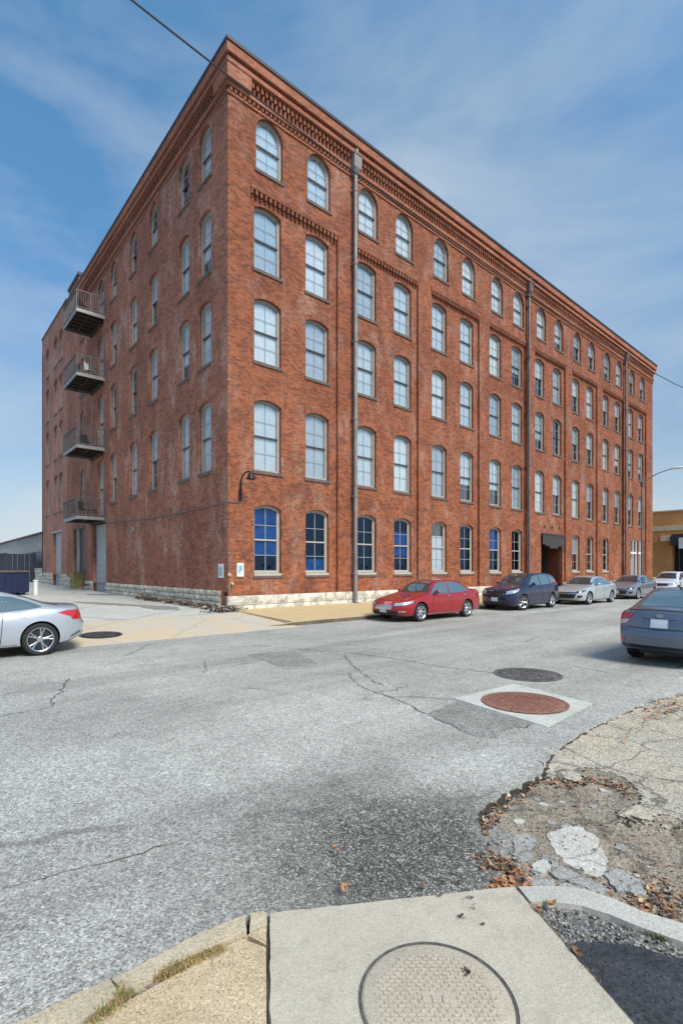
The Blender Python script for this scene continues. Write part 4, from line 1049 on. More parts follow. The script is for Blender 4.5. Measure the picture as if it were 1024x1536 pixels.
# ================================================================== CARS
def curve(pts):
    xs = [p[0] for p in pts]; ys = [p[1] for p in pts]; n = len(xs)
    d = [(ys[i + 1] - ys[i]) / (xs[i + 1] - xs[i]) for i in range(n - 1)]
    m = [d[0]] + [0 if d[i - 1] * d[i] <= 0 else 2 * d[i - 1] * d[i] / (d[i - 1] + d[i]) for i in range(1, n - 1)] + [d[-1]]
    def f(x):
        if x <= xs[0]: return ys[0]
        if x >= xs[-1]: return ys[-1]
        i = 0
        while x > xs[i + 1]: i += 1
        h = xs[i + 1] - xs[i]; t = (x - xs[i]) / h
        return (2*t**3 - 3*t*t + 1) * ys[i] + (t**3 - 2*t*t + t) * h * m[i] + (-2*t**3 + 3*t*t) * ys[i+1] + (t**3 - t*t) * h * m[i+1]
    return f
def make_car(name, label, sp):
    Lc, W = sp['L'], sp['W']; top = curve(sp['top']); belt = curve(sp['belt']); ro = sp.get('round', .74)
    plan = curve([(0, ro), (.06, ro + .08), (.2, ro + .16), (.5, .965), (1.1, .995), (1.6, 1.), (Lc - 1.4, 1.), (Lc - .8, .985), (Lc - .35, .93), (Lc - .08, ro + .1), (Lc, ro + .04)])
    bot = curve([(0, .33), (.1, .24), (.4, .20), (Lc - .6, .21), (Lc - .12, .30), (Lc, .40)])
    rw = sp['roofw']; K = None; hb = sp.get('bulge', .2)
    def section(x):
        w_ = W * plan(x); zb, zt = bot(x), top(x); zl = min(belt(x), zt - .02); h = zt - zl; g_ = max(0, min(1, (h - .05) / .3)); H_ = zl - zb
        base = [(0, zb), (w_ * .55, zb), (w_ * .86, zb + .005), (w_ * .945, zb + .035), (w_ * .975, zb + H_ * .16), (w_ * .992, zb + H_ * .34), (w_ * 1., zb + H_ * .52), (w_ * .998, zb + H_ * .66), (w_ * .985, zb + H_ * .78), (w_ * .975, zb + H_ * .86), (w_ * .955, zb + H_ * .94), (w_ * .93, zl)]
        rr_ = min(rw, w_ * .9)
        cab = [(w_ * .905, zl + h * .05), (w_ * .885 * .75 + rr_ * .25, zl + h * .3), (w_ * .885 * .45 + rr_ * .55, zl + h * .58), (rr_ * .96 + .03, zl + h * .82), (rr_ * .96, zl + h * .91), (rr_ * .86, zl + h * .965), (rr_ * .6, zl + h * .99), (rr_ * .3, zt), (0, zt + .004)]
        hood = [(w_ * .90, zl + h * .25), (w_ * .85, zl + h * .5), (w_ * .78, zl + h * .68), (w_ * .70, zl + h * .80), (w_ * .6, zl + h * .88), (w_ * .48, zl + h * .94), (w_ * .34, zl + h * .975), (w_ * .17, zt), (0, zt + .002)]
        return base + [(a[0] * g_ + b[0] * (1 - g_), a[1] * g_ + b[1] * (1 - g_)) for a, b in zip(cab, hood)]
    xs = [0, .03, .07, .12, .18, .25, .34, .44] + [.55 + (Lc - 1.0) * k / 54 for k in range(55)]
    xs += [Lc - .34, Lc - .25, Lc - .18, Lc - .12, Lc - .07, Lc - .03, Lc]
    mb = MB(); ring = []; x0 = -Lc / 2
    def bend(x, y, z, w_):
        q = min(1, abs(y) / (W * .95))
        fr = math.exp(-max(0, x) / .30); re = math.exp(-max(0, Lc - x) / .28)
        t = max(0, min(1, (sp.get('bz', .70) - z) / .07)); t = t * t * (3 - 2 * t)
        return x + fr * hb * q ** 2.4 - re * hb * q ** 2.4 + .045 * t * (math.exp(-max(0, Lc - x) / .16) - math.exp(-max(0, x) / .16) * .5)
    for x in xs:
        se = section(x); K = len(se); w_ = W * plan(x)
        full = [(y, z) for y, z in se] + [(-y, z) for y, z in reversed(se[1:-1])]
        ring.append([mb.vert((bend(x, y, z, w_) + x0, y, z)) for y, z in full])
    n = len(ring[0])
    for a, b in zip(ring, ring[1:]):
        for k in range(n): q = (k + 1) % n; mb.f.append((a[k], a[q], b[q], b[k])); mb.m.append(0)
    for R_, x in ((ring[0], 0), (ring[-1], Lc)):
        se = section(x); w_ = W * plan(x); rows = []; NC = 14
        sgn = -1 if x == 0 else 1; zc = (se[0][1] + se[-1][1]) / 2; hh = (se[-1][1] - se[0][1]) / 2
        for i in range(1, K - 1):
            y, z = se[i]; row = []
            for c in range(NC + 1):
                yy = y - 2 * y * c / NC
                if c == 0: row.append(R_[i])
                elif c == NC: row.append(R_[n - i])
                else:
                    e_ = 1 - abs(yy / y) ** 3
                    row.append(mb.vert((bend(x, yy, z, w_) + x0 + sgn * .035 * e_ * (1 - ((z - zc) / hh) ** 2), yy, z)))
            rows.append(row)
        for a, b in zip(rows, rows[1:]):
            for c in range(NC): mb.f.append((a[c], a[c + 1], b[c + 1], b[c])); mb.m.append(0)
        for c in range(NC):
            mb.f.append((R_[0], rows[0][c], rows[0][c + 1])); mb.m.append(0); mb.f.append((R_[K - 1], rows[-1][c + 1], rows[-1][c])); mb.m.append(0)
    root = empty(name); tag(root, label, sp['cat'], sp.get('group'))
    raw = mb.build('raw', [sp['paint'], M['plastic']], None)
    r = sp['r']; axf, axr = x0 + sp['fo'], x0 + sp['fo'] + sp['wb']
    cut = MB()
    for ax in (axf, axr):
        for s in (-1, 1): cut.bar((ax, s * (W + .2), r + .015), (ax, s * (W - .30), r + .015), r + sp.get('gap', .045), 40, 0)
    co = cut.build('cutter', [M['plastic']])
    md = raw.modifiers.new('b', 'BOOLEAN'); md.operation = 'DIFFERENCE'; md.object = co; md.solver = 'EXACT'; md.material_mode = 'TRANSFER'
    dg = bpy.context.evaluated_depsgraph_get(); dg.update()
    me = bpy.data.meshes.new_from_object(raw.evaluated_get(dg)); me.name = 'body'
    bv_src = raw.data; bvh = BVHTree.FromPolygons([v.co.copy() for v in bv_src.vertices], [tuple(p.vertices) for p in bv_src.polygons])
    body = bpy.data.objects.new('body', me); COL.objects.link(body); body.parent = root
    me.polygons.foreach_set('use_smooth', [True] * len(me.polygons)); me.set_sharp_from_angle(angle=rad(42))
    bpy.data.objects.remove(raw); bpy.data.objects.remove(co)
    # -- conforming patches
    def resamp(pl_, n_):
        seg = [0]
        for a, b in zip(pl_, pl_[1:]): seg.append(seg[-1] + math.dist(a, b))
        out_ = []
        for k in range(n_ + 1):
            t = seg[-1] * k / n_; i = 0
            while i < len(pl_) - 2 and t > seg[i + 1]: i += 1
            u = (t - seg[i]) / max(1e-9, seg[i + 1] - seg[i]); out_.append((pl_[i][0] + (pl_[i + 1][0] - pl_[i][0]) * u, pl_[i][1] + (pl_[i + 1][1] - pl_[i][1]) * u))
        return out_
    def patch(mbp, tp, bt, view, n_=14, m_=5, off=.004, mi=0):
        """view 'L'/'R': points (x from nose, z); 'F'/'B': points (y, z)"""
        T, B = resamp(tp, n_), resamp(bt, n_); g_ = {}
        for i in range(n_ + 1):
            for j in range(m_ + 1):
                a = B[i][0] + (T[i][0] - B[i][0]) * j / m_; z = B[i][1] + (T[i][1] - B[i][1]) * j / m_
                if view in 'LR': s = 1 if view == 'R' else -1; o_, d_ = Vector((a + x0, s * 3, z)), Vector((0, -s, 0))
                else: s = -1 if view == 'F' else 1; o_, d_ = Vector((s * 5, a, z)), Vector((-s, 0, 0))
                h_ = bvh.ray_cast(o_, d_)
                if h_[0] is None: continue
                nn = h_[1] if h_[1].dot(d_) < 0 else -h_[1]
                g_[i, j] = mbp.vert(h_[0] + nn * off)
        for i in range(n_):
            for j in range(m_):
                q = [g_.get(t) for t in ((i, j), (i + 1, j), (i + 1, j + 1), (i, j + 1))]
                if None not in q: mbp.f.append(tuple(q)); mbp.m.append(mi)
    def part(nm, mat, jobs, parent=body, label=None, off=.004, n_=14, m_=5):
        mbp = MB()
        for tp, bt, view in jobs:
            for vw in view: patch(mbp, tp, bt, vw, n_, m_, off)
        if not mbp.f: return None
        o = mbp.build(nm, mat, parent, smooth=True)
        if label: o['label'] = label
        return o
    mir = lambda pl_: [(-a, b) for a, b in pl_]
    GL = sp['glassmat']
    part('windscreen', sp.get('screenmat', GL), [(sp['ws'][0], sp['ws'][1], 'F')], m_=8)
    part('rear_window', GL, [(sp['rw'][0], sp['rw'][1], 'B')], m_=8)
    for tp, bt in sp['side']:
        for v in 'LR': part('side_window', GL, [(tp, bt, v)], off=.005)
    for v in 'LR':
        for x, za, zb_, xb in sp['seams']:
            part('door_seam', M['plastic'], [([(x, za), (x + .014, za)], [(xb, zb_), (xb + .014, zb_)], v)], n_=1, m_=16, off=.003)
        for x, z in sp['handles']: part('door_handle', sp.get('handlemat', sp['paint']), [([(x, z + .018), (x + .17, z + .018)], [(x, z - .012), (x + .17, z - .012)], v)], n_=4, m_=1, off=.028)
        if 'sill' in sp: part('sill_trim', sp['sill'], [([(sp['fo'] + r + .08, .27), (sp['fo'] + sp['wb'] - r - .08, .27)], [(sp['fo'] + r + .08, .225), (sp['fo'] + sp['wb'] - r - .08, .225)], v)], n_=10, m_=1, off=.006)
    for nm, mt, tp, bt, view in sp['bits']:
        both = view.endswith('2'); vw = view[0]
        if vw == 'S':
            for v in 'LR': part(nm, mt, [(tp, bt, v)], off=.006)
        else:
            part(nm, mt, [(tp, bt, vw)], off=.007)
            if both: part(nm, mt, [(mir(tp), mir(bt), vw)], off=.007)
    # licence plates as raised plates
    for vw, z, hw in sp.get('plates', []):
        mbp = MB(); patch(mbp, [(-hw, z + .07), (hw, z + .07)], [(-hw, z - .07), (hw, z - .07)], vw, 4, 2, .016); patch(mbp, [(-hw - .015, z + .085), (hw + .015, z + .085)], [(-hw - .015, z - .085), (hw + .015, z - .085)], vw, 4, 2, .010, 1)
        mbp.build('licence_plate', [M['plate'], M['chrome']], body, recalc=False)
    # mirrors
    mx_, mz = sp['mirror']
    for s in (-1, 1):
        hit = bvh.ray_cast(Vector((mx_ + x0, s * 3, mz)), Vector((0, -s, 0)))[0]; y = abs(hit.y)
        mbp = MB(); Mx = Matrix.Translation((mx_ + x0, s * (y + .13), mz + .03)) @ Matrix.Diagonal((.07, .11, .075, 1))
        mbp.lathe([(0, -1), (.5, -.87), (.87, -.5), (1, 0), (.87, .5), (.5, .87), (0, 1)], 14, Mx); mbp.bar((mx_ + x0 + .01, s * (y - .01), mz - .02), (mx_ + x0, s * (y + .09), mz + .0), .022, 6)
        mbp.build('mirror', sp.get('mirrormat', sp['paint']), body, smooth=True)
    # wheels
    def wheel(ax, s, steer=0):
        hub = MB(); hub.lathe([(.02, .06), (r * .62, .055), (r * .62, -.02), (.02, -.02)], 28, m=0)
        Wh = hub.build('wheel', M['plastic'], root, smooth=True)
        ty = MB(); rm_ = r * sp.get('rimk', .7); tw = .105
        ty.lathe([(rm_ - .01, tw - .02), (rm_, tw), (r * .90, tw + .004), (r * .965, tw - .012), (r, tw - .035), (r, -tw + .03), (r * .96, -tw), (rm_, -tw), (rm_ - .01, -tw + .02)], 44)
        ty.build('tyre', M['rubber'], Wh, smooth=True)
        rm = MB(); rm.lathe([(rm_ - .035, tw - .06), (rm_ - .028, tw - .018), (rm_ - .006, tw - .002), (rm_ + .004, tw - .012), (rm_, -.06), (rm_ - .02, -.05), (rm_ - .035, tw - .06)], 44)
        rm.lathe([(0, tw - .02), (.045, tw - .022), (.062, tw - .035), (.07, tw - .06), (0.0, tw - .06)], 20)
        ns = sp.get('spokes', 5); dbl = sp.get('double', False)
        for k in range(ns):
            for o_ in ((-.13, .13) if dbl else (0,)):
                a = 2 * pi * (k + .5) / ns + o_ * .35; b = 2 * pi * (k + .5) / ns + o_ * (1.35 if dbl else 1); wi = .017 if dbl else sp.get('spw', .03)
                pts_ = []
                for q, (rad_, an, hw, yy) in enumerate(((.045, a, wi, tw - .035), (rm_ * .55, (a + b) / 2, wi * .85, tw - .04), (rm_ - .02, b, wi, tw - .022))):
                    d = Vector((cos(an), 0, sin(an))); t = Vector((-sin(an), 0, cos(an))); c = d * rad_
                    pts_.append([c + t * hw + Vector((0, yy - .004, 0)), c + Vector((0, yy + .008, 0)), c - t * hw + Vector((0, yy - .004, 0)), c - t * hw + Vector((0, yy - .03, 0)), c + t * hw + Vector((0, yy - .03, 0))])
                i0 = len(rm.v)
                for P_ in pts_: rm.v += [tuple(p) for p in P_]
                for q in range(2):
                    for w_ in range(5): e_ = (w_ + 1) % 5; rm.f.append((i0 + 5 * q + w_, i0 + 5 * q + e_, i0 + 5 * q + 5 + e_, i0 + 5 * q + 5 + w_)); rm.m.append(0)
        rm.build('rim', M['rim'], Wh, smooth=True, angle=30)
        Wh.location = (ax, s * (W - tw - .02), r); Wh.rotation_euler = (0, rad(11 * (1 + s) + 7), (0 if s > 0 else pi) + steer)
    for ax in (axf, axr):
        for s in (-1, 1): wheel(ax, s, sp.get('steer', 0) if ax == axf else 0)
    # underbody
    mbp = MB(); mbp.box(x0 + .5, -x0 - .5, -W + .34, W - .34, .17, .3); mbp.build('underbody', M['plastic'], root)
    for fn in sp.get('extra', []): fn(root, body, bvh, x0, Lc, W)
    return root
def place(o, x, y, rz=0, z=0): o.location = (x, y, z); o.rotation_euler = (0, 0, rz)

sedan_bits_front = lambda z0=.0: []
GRP = 'cars parked along the brick building'
# red sedan ---------------------------------------------------------------
red = dict(L=4.82, W=.915, r=.325, fo=.96, wb=2.73, roofw=.60, cat='car', group=GRP, paint=paint('paint_red', (.36, .004, .010), .3, .3), glassmat=M['autoglass_pale'], screenmat=M['autoglass'],
    top=[(0, .60), (.08, .70), (.4, .80), (.9, .90), (1.30, .965), (2.08, 1.38), (2.5, 1.45), (3.1, 1.445), (3.6, 1.34), (4.12, 1.13), (4.3, 1.085), (4.7, 1.05), (4.82, .90)],
    belt=[(0, .56), (.08, .65), (.4, .73), (.9, .83), (1.35, .90), (2.5, .93), (3.6, .97), (4.3, 1.0), (4.7, .97), (4.82, .82)],
    ws=([(-.56, 1.36), (0, 1.395), (.56, 1.36)], [(-.74, .99), (0, .995), (.74, .99)]), rw=([(-.54, 1.34), (0, 1.38), (.54, 1.34)], [(-.7, 1.10), (0, 1.13), (.7, 1.10)]),
    side=[([(1.62, .985), (2.12, 1.33), (2.62, 1.375)], [(1.62, .97), (2.0, .96), (2.58, .965)]), ([(2.68, 1.375), (3.15, 1.36), (3.62, 1.21), (3.82, 1.06)], [(2.66, .97), (3.0, .975), (3.5, .985), (3.82, 1.03)])],
    seams=[(1.62, .93, .3, 1.55), (2.63, 1.0, .26, 2.63), (3.55, .98, .62, 3.68)], handles=[(2.42, .85), (3.38, .88)], handlemat=M['chrome'], sill=M['chrome'], mirror=(1.82, 1.0), rimk=.72, spokes=7, spw=.04,
    plates=[('F', .42, .15)], bits=[
        ('grille', M['chrome'], [(-.42, .60), (.42, .60)], [(-.36, .45), (.36, .45)], 'F'), ('grille', M['plastic'], [(-.62, .40), (.62, .40)], [(-.55, .28), (.55, .28)], 'F'),
        ('headlight', M['headlight'], [(.46, .67), (.80, .69)], [(.46, .57), (.80, .60)], 'F2'), ('headlight', M['headlight'], [(.2, .70), (.62, .745)], [(.2, .60), (.50, .66)], 'S'),
        ('fog_lamp', M['chrome'], [(.62, .40), (.8, .41)], [(.62, .36), (.8, .36)], 'F2'),
        ('tail_light', M['redlens'], [(.42, .95), (.80, .95)], [(.42, .80), (.76, .82)], 'B2'), ('tail_light', M['redlens'], [(4.42, .93), (4.7, .94)], [(4.5, .83), (4.7, .80)], 'S'),
        ('window_trim', M['chrome'], [(1.55, .955), (2.6, .957), (3.8, 1.02)], [(1.55, .94), (2.6, .942), (3.8, 1.005)], 'S')])
place(make_car('parked_car', 'red sedan with chrome grille at the head of the parked row', red), 5.72, -5.10, 0)
# navy suv ----------------------------------------------------------------
suv = dict(L=4.53, W=.905, r=.345, fo=.90, wb=2.62, roofw=.62, cat='car', group=GRP, paint=paint('paint_navy', (.012, .016, .058), .4, .3), glassmat=M['autoglass_pale'], screenmat=M['autoglass'], round=.8,
    top=[(0, .70), (.08, .88), (.4, 1.0), (.9, 1.08), (1.12, 1.13), (1.88, 1.56), (2.3, 1.655), (3.3, 1.665), (3.9, 1.60), (4.2, 1.48), (4.42, 1.12), (4.53, .85)],
    belt=[(0, .66), (.08, .82), (.4, .92), (.9, .99), (1.2, 1.03), (2.5, 1.06), (3.8, 1.14), (4.2, 1.16), (4.42, 1.0), (4.53, .80)],
    ws=([(-.57, 1.545), (0, 1.585), (.57, 1.545)], [(-.74, 1.15), (0, 1.155), (.74, 1.15)]), rw=([(-.54, 1.5), (0, 1.54), (.54, 1.5)], [(-.62, 1.16), (0, 1.17), (.62, 1.16)]),
    side=[([(1.52, 1.12), (2.0, 1.49), (2.5, 1.575)], [(1.52, 1.1), (2.0, 1.095), (2.46, 1.1)]), ([(2.56, 1.575), (3.0, 1.59), (3.36, 1.57)], [(2.55, 1.1), (3.0, 1.12), (3.42, 1.15)]), ([(3.44, 1.565), (3.7, 1.53), (3.98, 1.36)], [(3.48, 1.15), (3.7, 1.18), (3.98, 1.27)])],
    seams=[(1.50, 1.06, .36, 1.46), (2.52, 1.1, .3, 2.52), (3.42, 1.1, .74, 3.5)], handles=[(2.25, .97), (3.2, 1.0)], mirror=(1.72, 1.14), rimk=.66, spokes=5, double=True, sill=M['plastic'], steer=rad(-28),
    plates=[('F', .50, .15)], bits=[
        ('grille', M['plastic'], [(-.5, .85), (.5, .85)], [(-.46, .66), (.46, .66)], 'F'), ('grille', M['chrome'], [(-.5, .745), (.5, .745)], [(-.5, .72), (.5, .72)], 'F'), ('bumper_trim', M['plastic'], [(-.68, .40), (.68, .40)], [(-.6, .28), (.6, .28)], 'F'),
        ('headlight', M['headlight'], [(.50, .86), (.80, .92)], [(.50, .72), (.82, .78)], 'F2'), ('headlight', M['headlight'], [(.2, .90), (.66, .98)], [(.2, .80), (.48, .84)], 'S'),
        ('tail_light', M['redlens'], [(.56, 1.4), (.74, 1.35)], [(.6, .92), (.8, .95)], 'B2'), ('tail_light', M['redlens'], [(4.12, 1.28), (4.32, 1.25)], [(4.2, .98), (4.42, .98)], 'S')])
place(make_car('parked_car', 'dark navy compact suv parked behind the red sedan', suv), 12.75, -5.0, 0)
# silver sedan ------------------------------------------------------------
pal = dict(L=4.92, W=.925, r=.33, fo=.98, wb=2.83, roofw=.59, cat='car', group=GRP, paint=paint('paint_ice_silver', (.50, .55, .57), .5, .33), glassmat=M['autoglass_pale'], screenmat=M['autoglass'],
    top=[(0, .60), (.08, .72), (.4, .82), (.9, .93), (1.36, .995), (2.2, 1.38), (2.6, 1.46), (3.1, 1.455), (3.7, 1.34), (4.35, 1.12), (4.55, 1.08), (4.84, 1.05), (4.92, .9)],
    belt=[(0, .57), (.08, .67), (.4, .75), (.9, .85), (1.4, .92), (2.5, .955), (3.6, 1.0), (4.4, 1.02), (4.8, .98), (4.92, .84)],
    ws=([(-.55, 1.37), (0, 1.40), (.55, 1.37)], [(-.74, 1.015), (0, 1.02), (.74, 1.015)]), rw=([(-.52, 1.34), (0, 1.38), (.52, 1.34)], [(-.66, 1.11), (0, 1.13), (.66, 1.11)]),
    side=[([(1.75, 1.0), (2.25, 1.33), (2.75, 1.385)], [(1.75, .985), (2.2, .98), (2.72, .99)]), ([(2.81, 1.385), (3.3, 1.36), (3.75, 1.22), (4.05, 1.09)], [(2.80, .99), (3.2, 1.0), (3.7, 1.02), (4.05, 1.07)])],
    seams=[(1.72, .95, .3, 1.62), (2.77, 1.0, .26, 2.77), (3.72, 1.0, .64, 3.82)], handles=[(2.5, .87), (3.5, .9)], sill=M['plastic'], mirror=(1.98, 1.02), rimk=.72, spokes=5, double=True,
    plates=[], bits=[
        ('grille', M['plastic'], [(-.60, .655), (.60, .655)], [(-.58, .61), (.58, .61)], 'F'), ('grille', M['plastic'], [(-.62, .56), (.62, .56)], [(-.52, .34), (.52, .34)], 'F'), ('grille', M['chrome'], [(-.62, .60), (.62, .60)], [(-.62, .575), (.62, .575)], 'F'),
        ('headlight', M['autoglass'], [(.56, .70), (.82, .72)], [(.58, .61), (.82, .63)], 'F2'), ('headlight', M['autoglass'], [(.2, .71), (.7, .79)], [(.2, .64), (.52, .70)], 'S'),
        ('fog_lamp', M['plastic'], [(.66, .5), (.84, .5)], [(.66, .36), (.8, .38)], 'F2'),
        ('tail_light', M['redlens'], [(.42, .95), (.80, .95)], [(.42, .80), (.76, .82)], 'B2'), ('tail_light', M['redlens'], [(4.5, .95), (4.8, .96)], [(4.6, .85), (4.8, .82)], 'S')])
place(make_car('parked_car', 'pale silver sedan with black grille, third in the parked row', pal), 18.75, -5.35, 0)
# dark-screened grey sedan ------------------------------------------------
gre = dict(pal); gre.update(paint=paint('paint_grey', (.30, .32, .36), .6, .3), L=4.72, wb=2.72, glassmat=M['autoglass'], plates=[('F', .45, .15)])
place(make_car('parked_car', 'dark grey-silver sedan parked just behind the pale silver sedan', gre), 25.6, -5.3, 0)
whi = dict(suv); whi.update(paint=paint('paint_white', (.62, .63, .66), .05, .35), steer=0, glassmat=M['autoglass'])
place(make_car('parked_car', 'white hatchback suv at the far end of the parked row', whi), 32.6, -5.5, 0)
drk = dict(suv); drk.update(paint=paint('paint_black', (.02, .022, .03), .3, .3), steer=0, glassmat=M['autoglass'], group='')
place(make_car('parked_car', 'dark suv half hidden before the distant shopfront', drk), 45.5, -7.8, rad(0))
# silver coupe ------------------------------------------------------------
cou = dict(L=4.63, W=.93, r=.345, fo=.86, wb=2.82, roofw=.56, cat='car', paint=paint('paint_silver_blue', (.47, .51, .57), .45, .34), glassmat=M['autoglass_pale'], gap=.035, bulge=.26, round=.72,
    top=[(0, .55), (.08, .66), (.4, .78), (.9, .87), (1.38, .95), (2.1, 1.30), (2.5, 1.375), (2.9, 1.37), (3.4, 1.27), (3.95, 1.085), (4.2, 1.055), (4.48, 1.04), (4.56, 1.0), (4.63, .80)],
    belt=[(0, .52), (.08, .62), (.4, .72), (.9, .81), (1.4, .87), (2.5, .885), (3.3, .93), (3.95, .975), (4.3, .96), (4.5, .93), (4.63, .74)],
    ws=([(-.52, 1.28), (0, 1.32), (.52, 1.28)], [(-.72, .98), (0, .985), (.72, .98)]), rw=([(-.5, 1.27), (0, 1.30), (.5, 1.27)], [(-.62, 1.05), (0, 1.07), (.62, 1.05)]),
    side=[([(1.75, .95), (2.2, 1.24), (2.75, 1.30)], [(1.75, .92), (2.3, .915), (2.75, .93)]), ([(2.8, 1.30), (3.2, 1.26), (3.55, 1.13), (3.72, 1.04)], [(2.8, .94), (3.1, .96), (3.45, .985), (3.72, 1.025)])],
    seams=[(1.7, .9, .3, 1.6), (3.0, .93, .3, 2.95)], handles=[(2.75, .83)], sill=M['plastic'], mirror=(1.95, .97), rimk=.76, spokes=5, double=True,
    plates=[('B', .62, .15)], bits=[
        ('headlight', M['headlight'], [(.5, .66), (.8, .7)], [(.5, .56), (.8, .6)], 'F2'), ('headlight', M['headlight'], [(.2, .68), (.62, .75)], [(.2, .60), (.5, .66)], 'S'),
        ('tail_light', M['redlens'], [(.46, .86), (.84, .89)], [(.50, .72), (.82, .73)], 'B2'), ('tail_light', M['redlens'], [(4.02, .90), (4.22, .94), (4.50, .93)], [(4.02, .895), (4.22, .82), (4.48, .75)], 'S'),
        ('bumper_trim', M['plastic'], [(-.62, .40), (.62, .40)], [(-.6, .33), (.6, .33)], 'B'), ('bumper_trim', M['plastic'], [(4.28, .37), (4.5, .47)], [(4.28, .35), (4.5, .44)], 'S')])
place(make_car('parked_car', 'silver blue coupe cut by the left edge, seen from its rear quarter', cou), -8.56, -4.28, rad(1.5))
# slate sedan from behind -------------------------------------------------
def accent_extra(root, body, bvh, x0, Lc, W):
    mb = MB(); p = bvh.ray_cast(Vector((x0 + 3.05, 0, 3)), Vector((0, 0, -1)))[0]
    mb.lathe([(0, -.01), (.03, 0), (.022, .02), (.008, .03)], 12, Matrix.Translation(p) @ Matrix.Rotation(pi / 2, 4, 'X')); mb.bar(p, p + Vector((.16, 0, .24)), .007, 6, r2=.003)
    mb.build('antenna', M['plastic'], root)
    mb = MB(); h = bvh.ray_cast(Vector((5, 0, .965)), Vector((-1, 0, 0)))[0]; n = 28
    for k in range(n):
        a, b = 2 * pi * k / n, 2 * pi * (k + 1) / n
        def q(t, s): return (h.x + .012, .058 * s * cos(t), .965 + .03 * s * sin(t))
        mb.face([q(a, 1), q(b, 1), q(b, .8), q(a, .8)]); mb.face([q(a, 1), q(b, 1), (h.x - .01, q(b, 1)[1], q(b, 1)[2]), (h.x - .01, q(a, 1)[1], q(a, 1)[2])])
    for y in (-.022, .016): mb.box(h.x + .004, h.x + .012, y - .006, y + .010, .942, .988)
    mb.box(h.x + .004, h.x + .0125, -.02, .02, .960, .970)
    mb.build('emblem', M['chrome'], body)
acc = dict(L=4.37, W=.85, r=.305, fo=.82, wb=2.57, roofw=.56, cat='car', paint=paint('paint_slate', (.12, .145, .205), .55, .3), glassmat=M['autoglass_pale'], bulge=.16, round=.78,
    top=[(0, .62), (.08, .72), (.4, .83), (.9, .95), (1.2, 1.01), (1.95, 1.40), (2.35, 1.455), (2.9, 1.455), (3.35, 1.35), (3.85, 1.12), (4.0, 1.075), (4.28, 1.06), (4.33, 1.03), (4.37, .88)],
    belt=[(0, .58), (.08, .68), (.4, .76), (.9, .86), (1.3, .92), (2.5, .96), (3.4, 1.0), (4.0, 1.01), (4.28, .99), (4.37, .83)],
    ws=([(-.52, 1.37), (0, 1.4), (.52, 1.37)], [(-.68, 1.04), (0, 1.045), (.68, 1.04)]), rw=([(-.50, 1.36), (0, 1.40), (.50, 1.36)], [(-.65, 1.10), (0, 1.12), (.65, 1.10)]),
    side=[([(1.55, 1.02), (2.0, 1.34), (2.45, 1.385)], [(1.55, .99), (2.0, .985), (2.42, .99)]), ([(2.51, 1.385), (2.95, 1.36), (3.4, 1.2), (3.6, 1.08)], [(2.5, .995), (2.9, 1.0), (3.3, 1.02), (3.6, 1.06)])],
    seams=[(1.5, .96, .3, 1.42), (2.47, 1.0, .26, 2.47)], handles=[(2.2, .88), (3.15, .9)], sill=M['plastic'], mirror=(1.75, 1.02), rimk=.68, spokes=7, extra=[accent_extra],
    plates=[('B', .82, .135)], bits=[
        ('headlight', M['headlight'], [(.46, .72), (.78, .75)], [(.46, .6), (.78, .63)], 'F2'),
        ('tail_light', M['redlens'], [(.44, .99), (.60, 1.0), (.83, .97)], [(.54, .875), (.66, .86), (.83, .85)], 'B2'), ('tail_light_clear', M['clearlens'], [(.52, .873), (.66, .858), (.83, .848)], [(.60, .79), (.70, .775), (.82, .78)], 'B2'),
        ('tail_light', M['redlens'], [(3.98, .955), (4.28, .955)], [(4.12, .80), (4.28, .77)], 'S'),
        ('boot_seam', M['plastic'], [(-.60, .735), (0, .715), (.60, .735)], [(-.60, .72), (0, .70), (.60, .72)], 'B'), ('plate_recess', M['plastic'], [(-.30, .905), (.30, .905)], [(-.27, .895), (.27, .895)], 'B'), ('boot_seam', M['plastic'], [(-.60, 1.052), (0, 1.066), (.60, 1.052)], [(-.60, 1.044), (0, 1.058), (.60, 1.044)], 'B'),
        ('reflector', M['redlens'], [(.62, .50), (.76, .50)], [(.62, .45), (.74, .45)], 'B2'), ('bumper_trim', M['plastic'], [(-.55, .38), (.55, .38)], [(-.5, .335), (.5, .335)], 'B')])
place(make_car('parked_car', 'slate blue sedan seen from behind at the right edge, with roof antenna', acc), 3.5, -14.22, pi)

# ================================================================== OTHER THINGS
# street light at the kerb in front of the far end of the building
sl = empty('street_lamp', (31.15, -4.1, .13)); tag(sl, 'tall thin street lamp with curved arm over the far parked cars', 'street lamp')
mb = MB(); mb.bar((0, 0, 0), (0, 0, 8.3), .075, 10, r2=.05); mb.bar((0, 0, 0), (0, 0, .35), .12, 10, r2=.11); mb.box(-.09, .09, -.1, .09, 7.7, 8.0); mb.build('pole', M['pipe_brown'], sl, smooth=True)
mb = MB(); mb.tube([(0, 0, 7.85), (0, -.45, 8.25), (0, -1.0, 8.52), (0, -1.6, 8.68), (0, -2.0, 8.72)], [.045, .042, .04, .036, .034], 8); ar = mb.build('arm', M['galv'], sl, smooth=True)
mb = MB(); Mx = Matrix.Translation((0, -2.25, 8.74)) @ Matrix.Diagonal((.17, .42, .10, 1)); mb.lathe([(0, -1), (.45, -.9), (.8, -.6), (1, 0), (.85, .55), (.5, .88), (0, 1)], 16, Mx); mb.build('lamp_head', M['white'], ar, smooth=True)
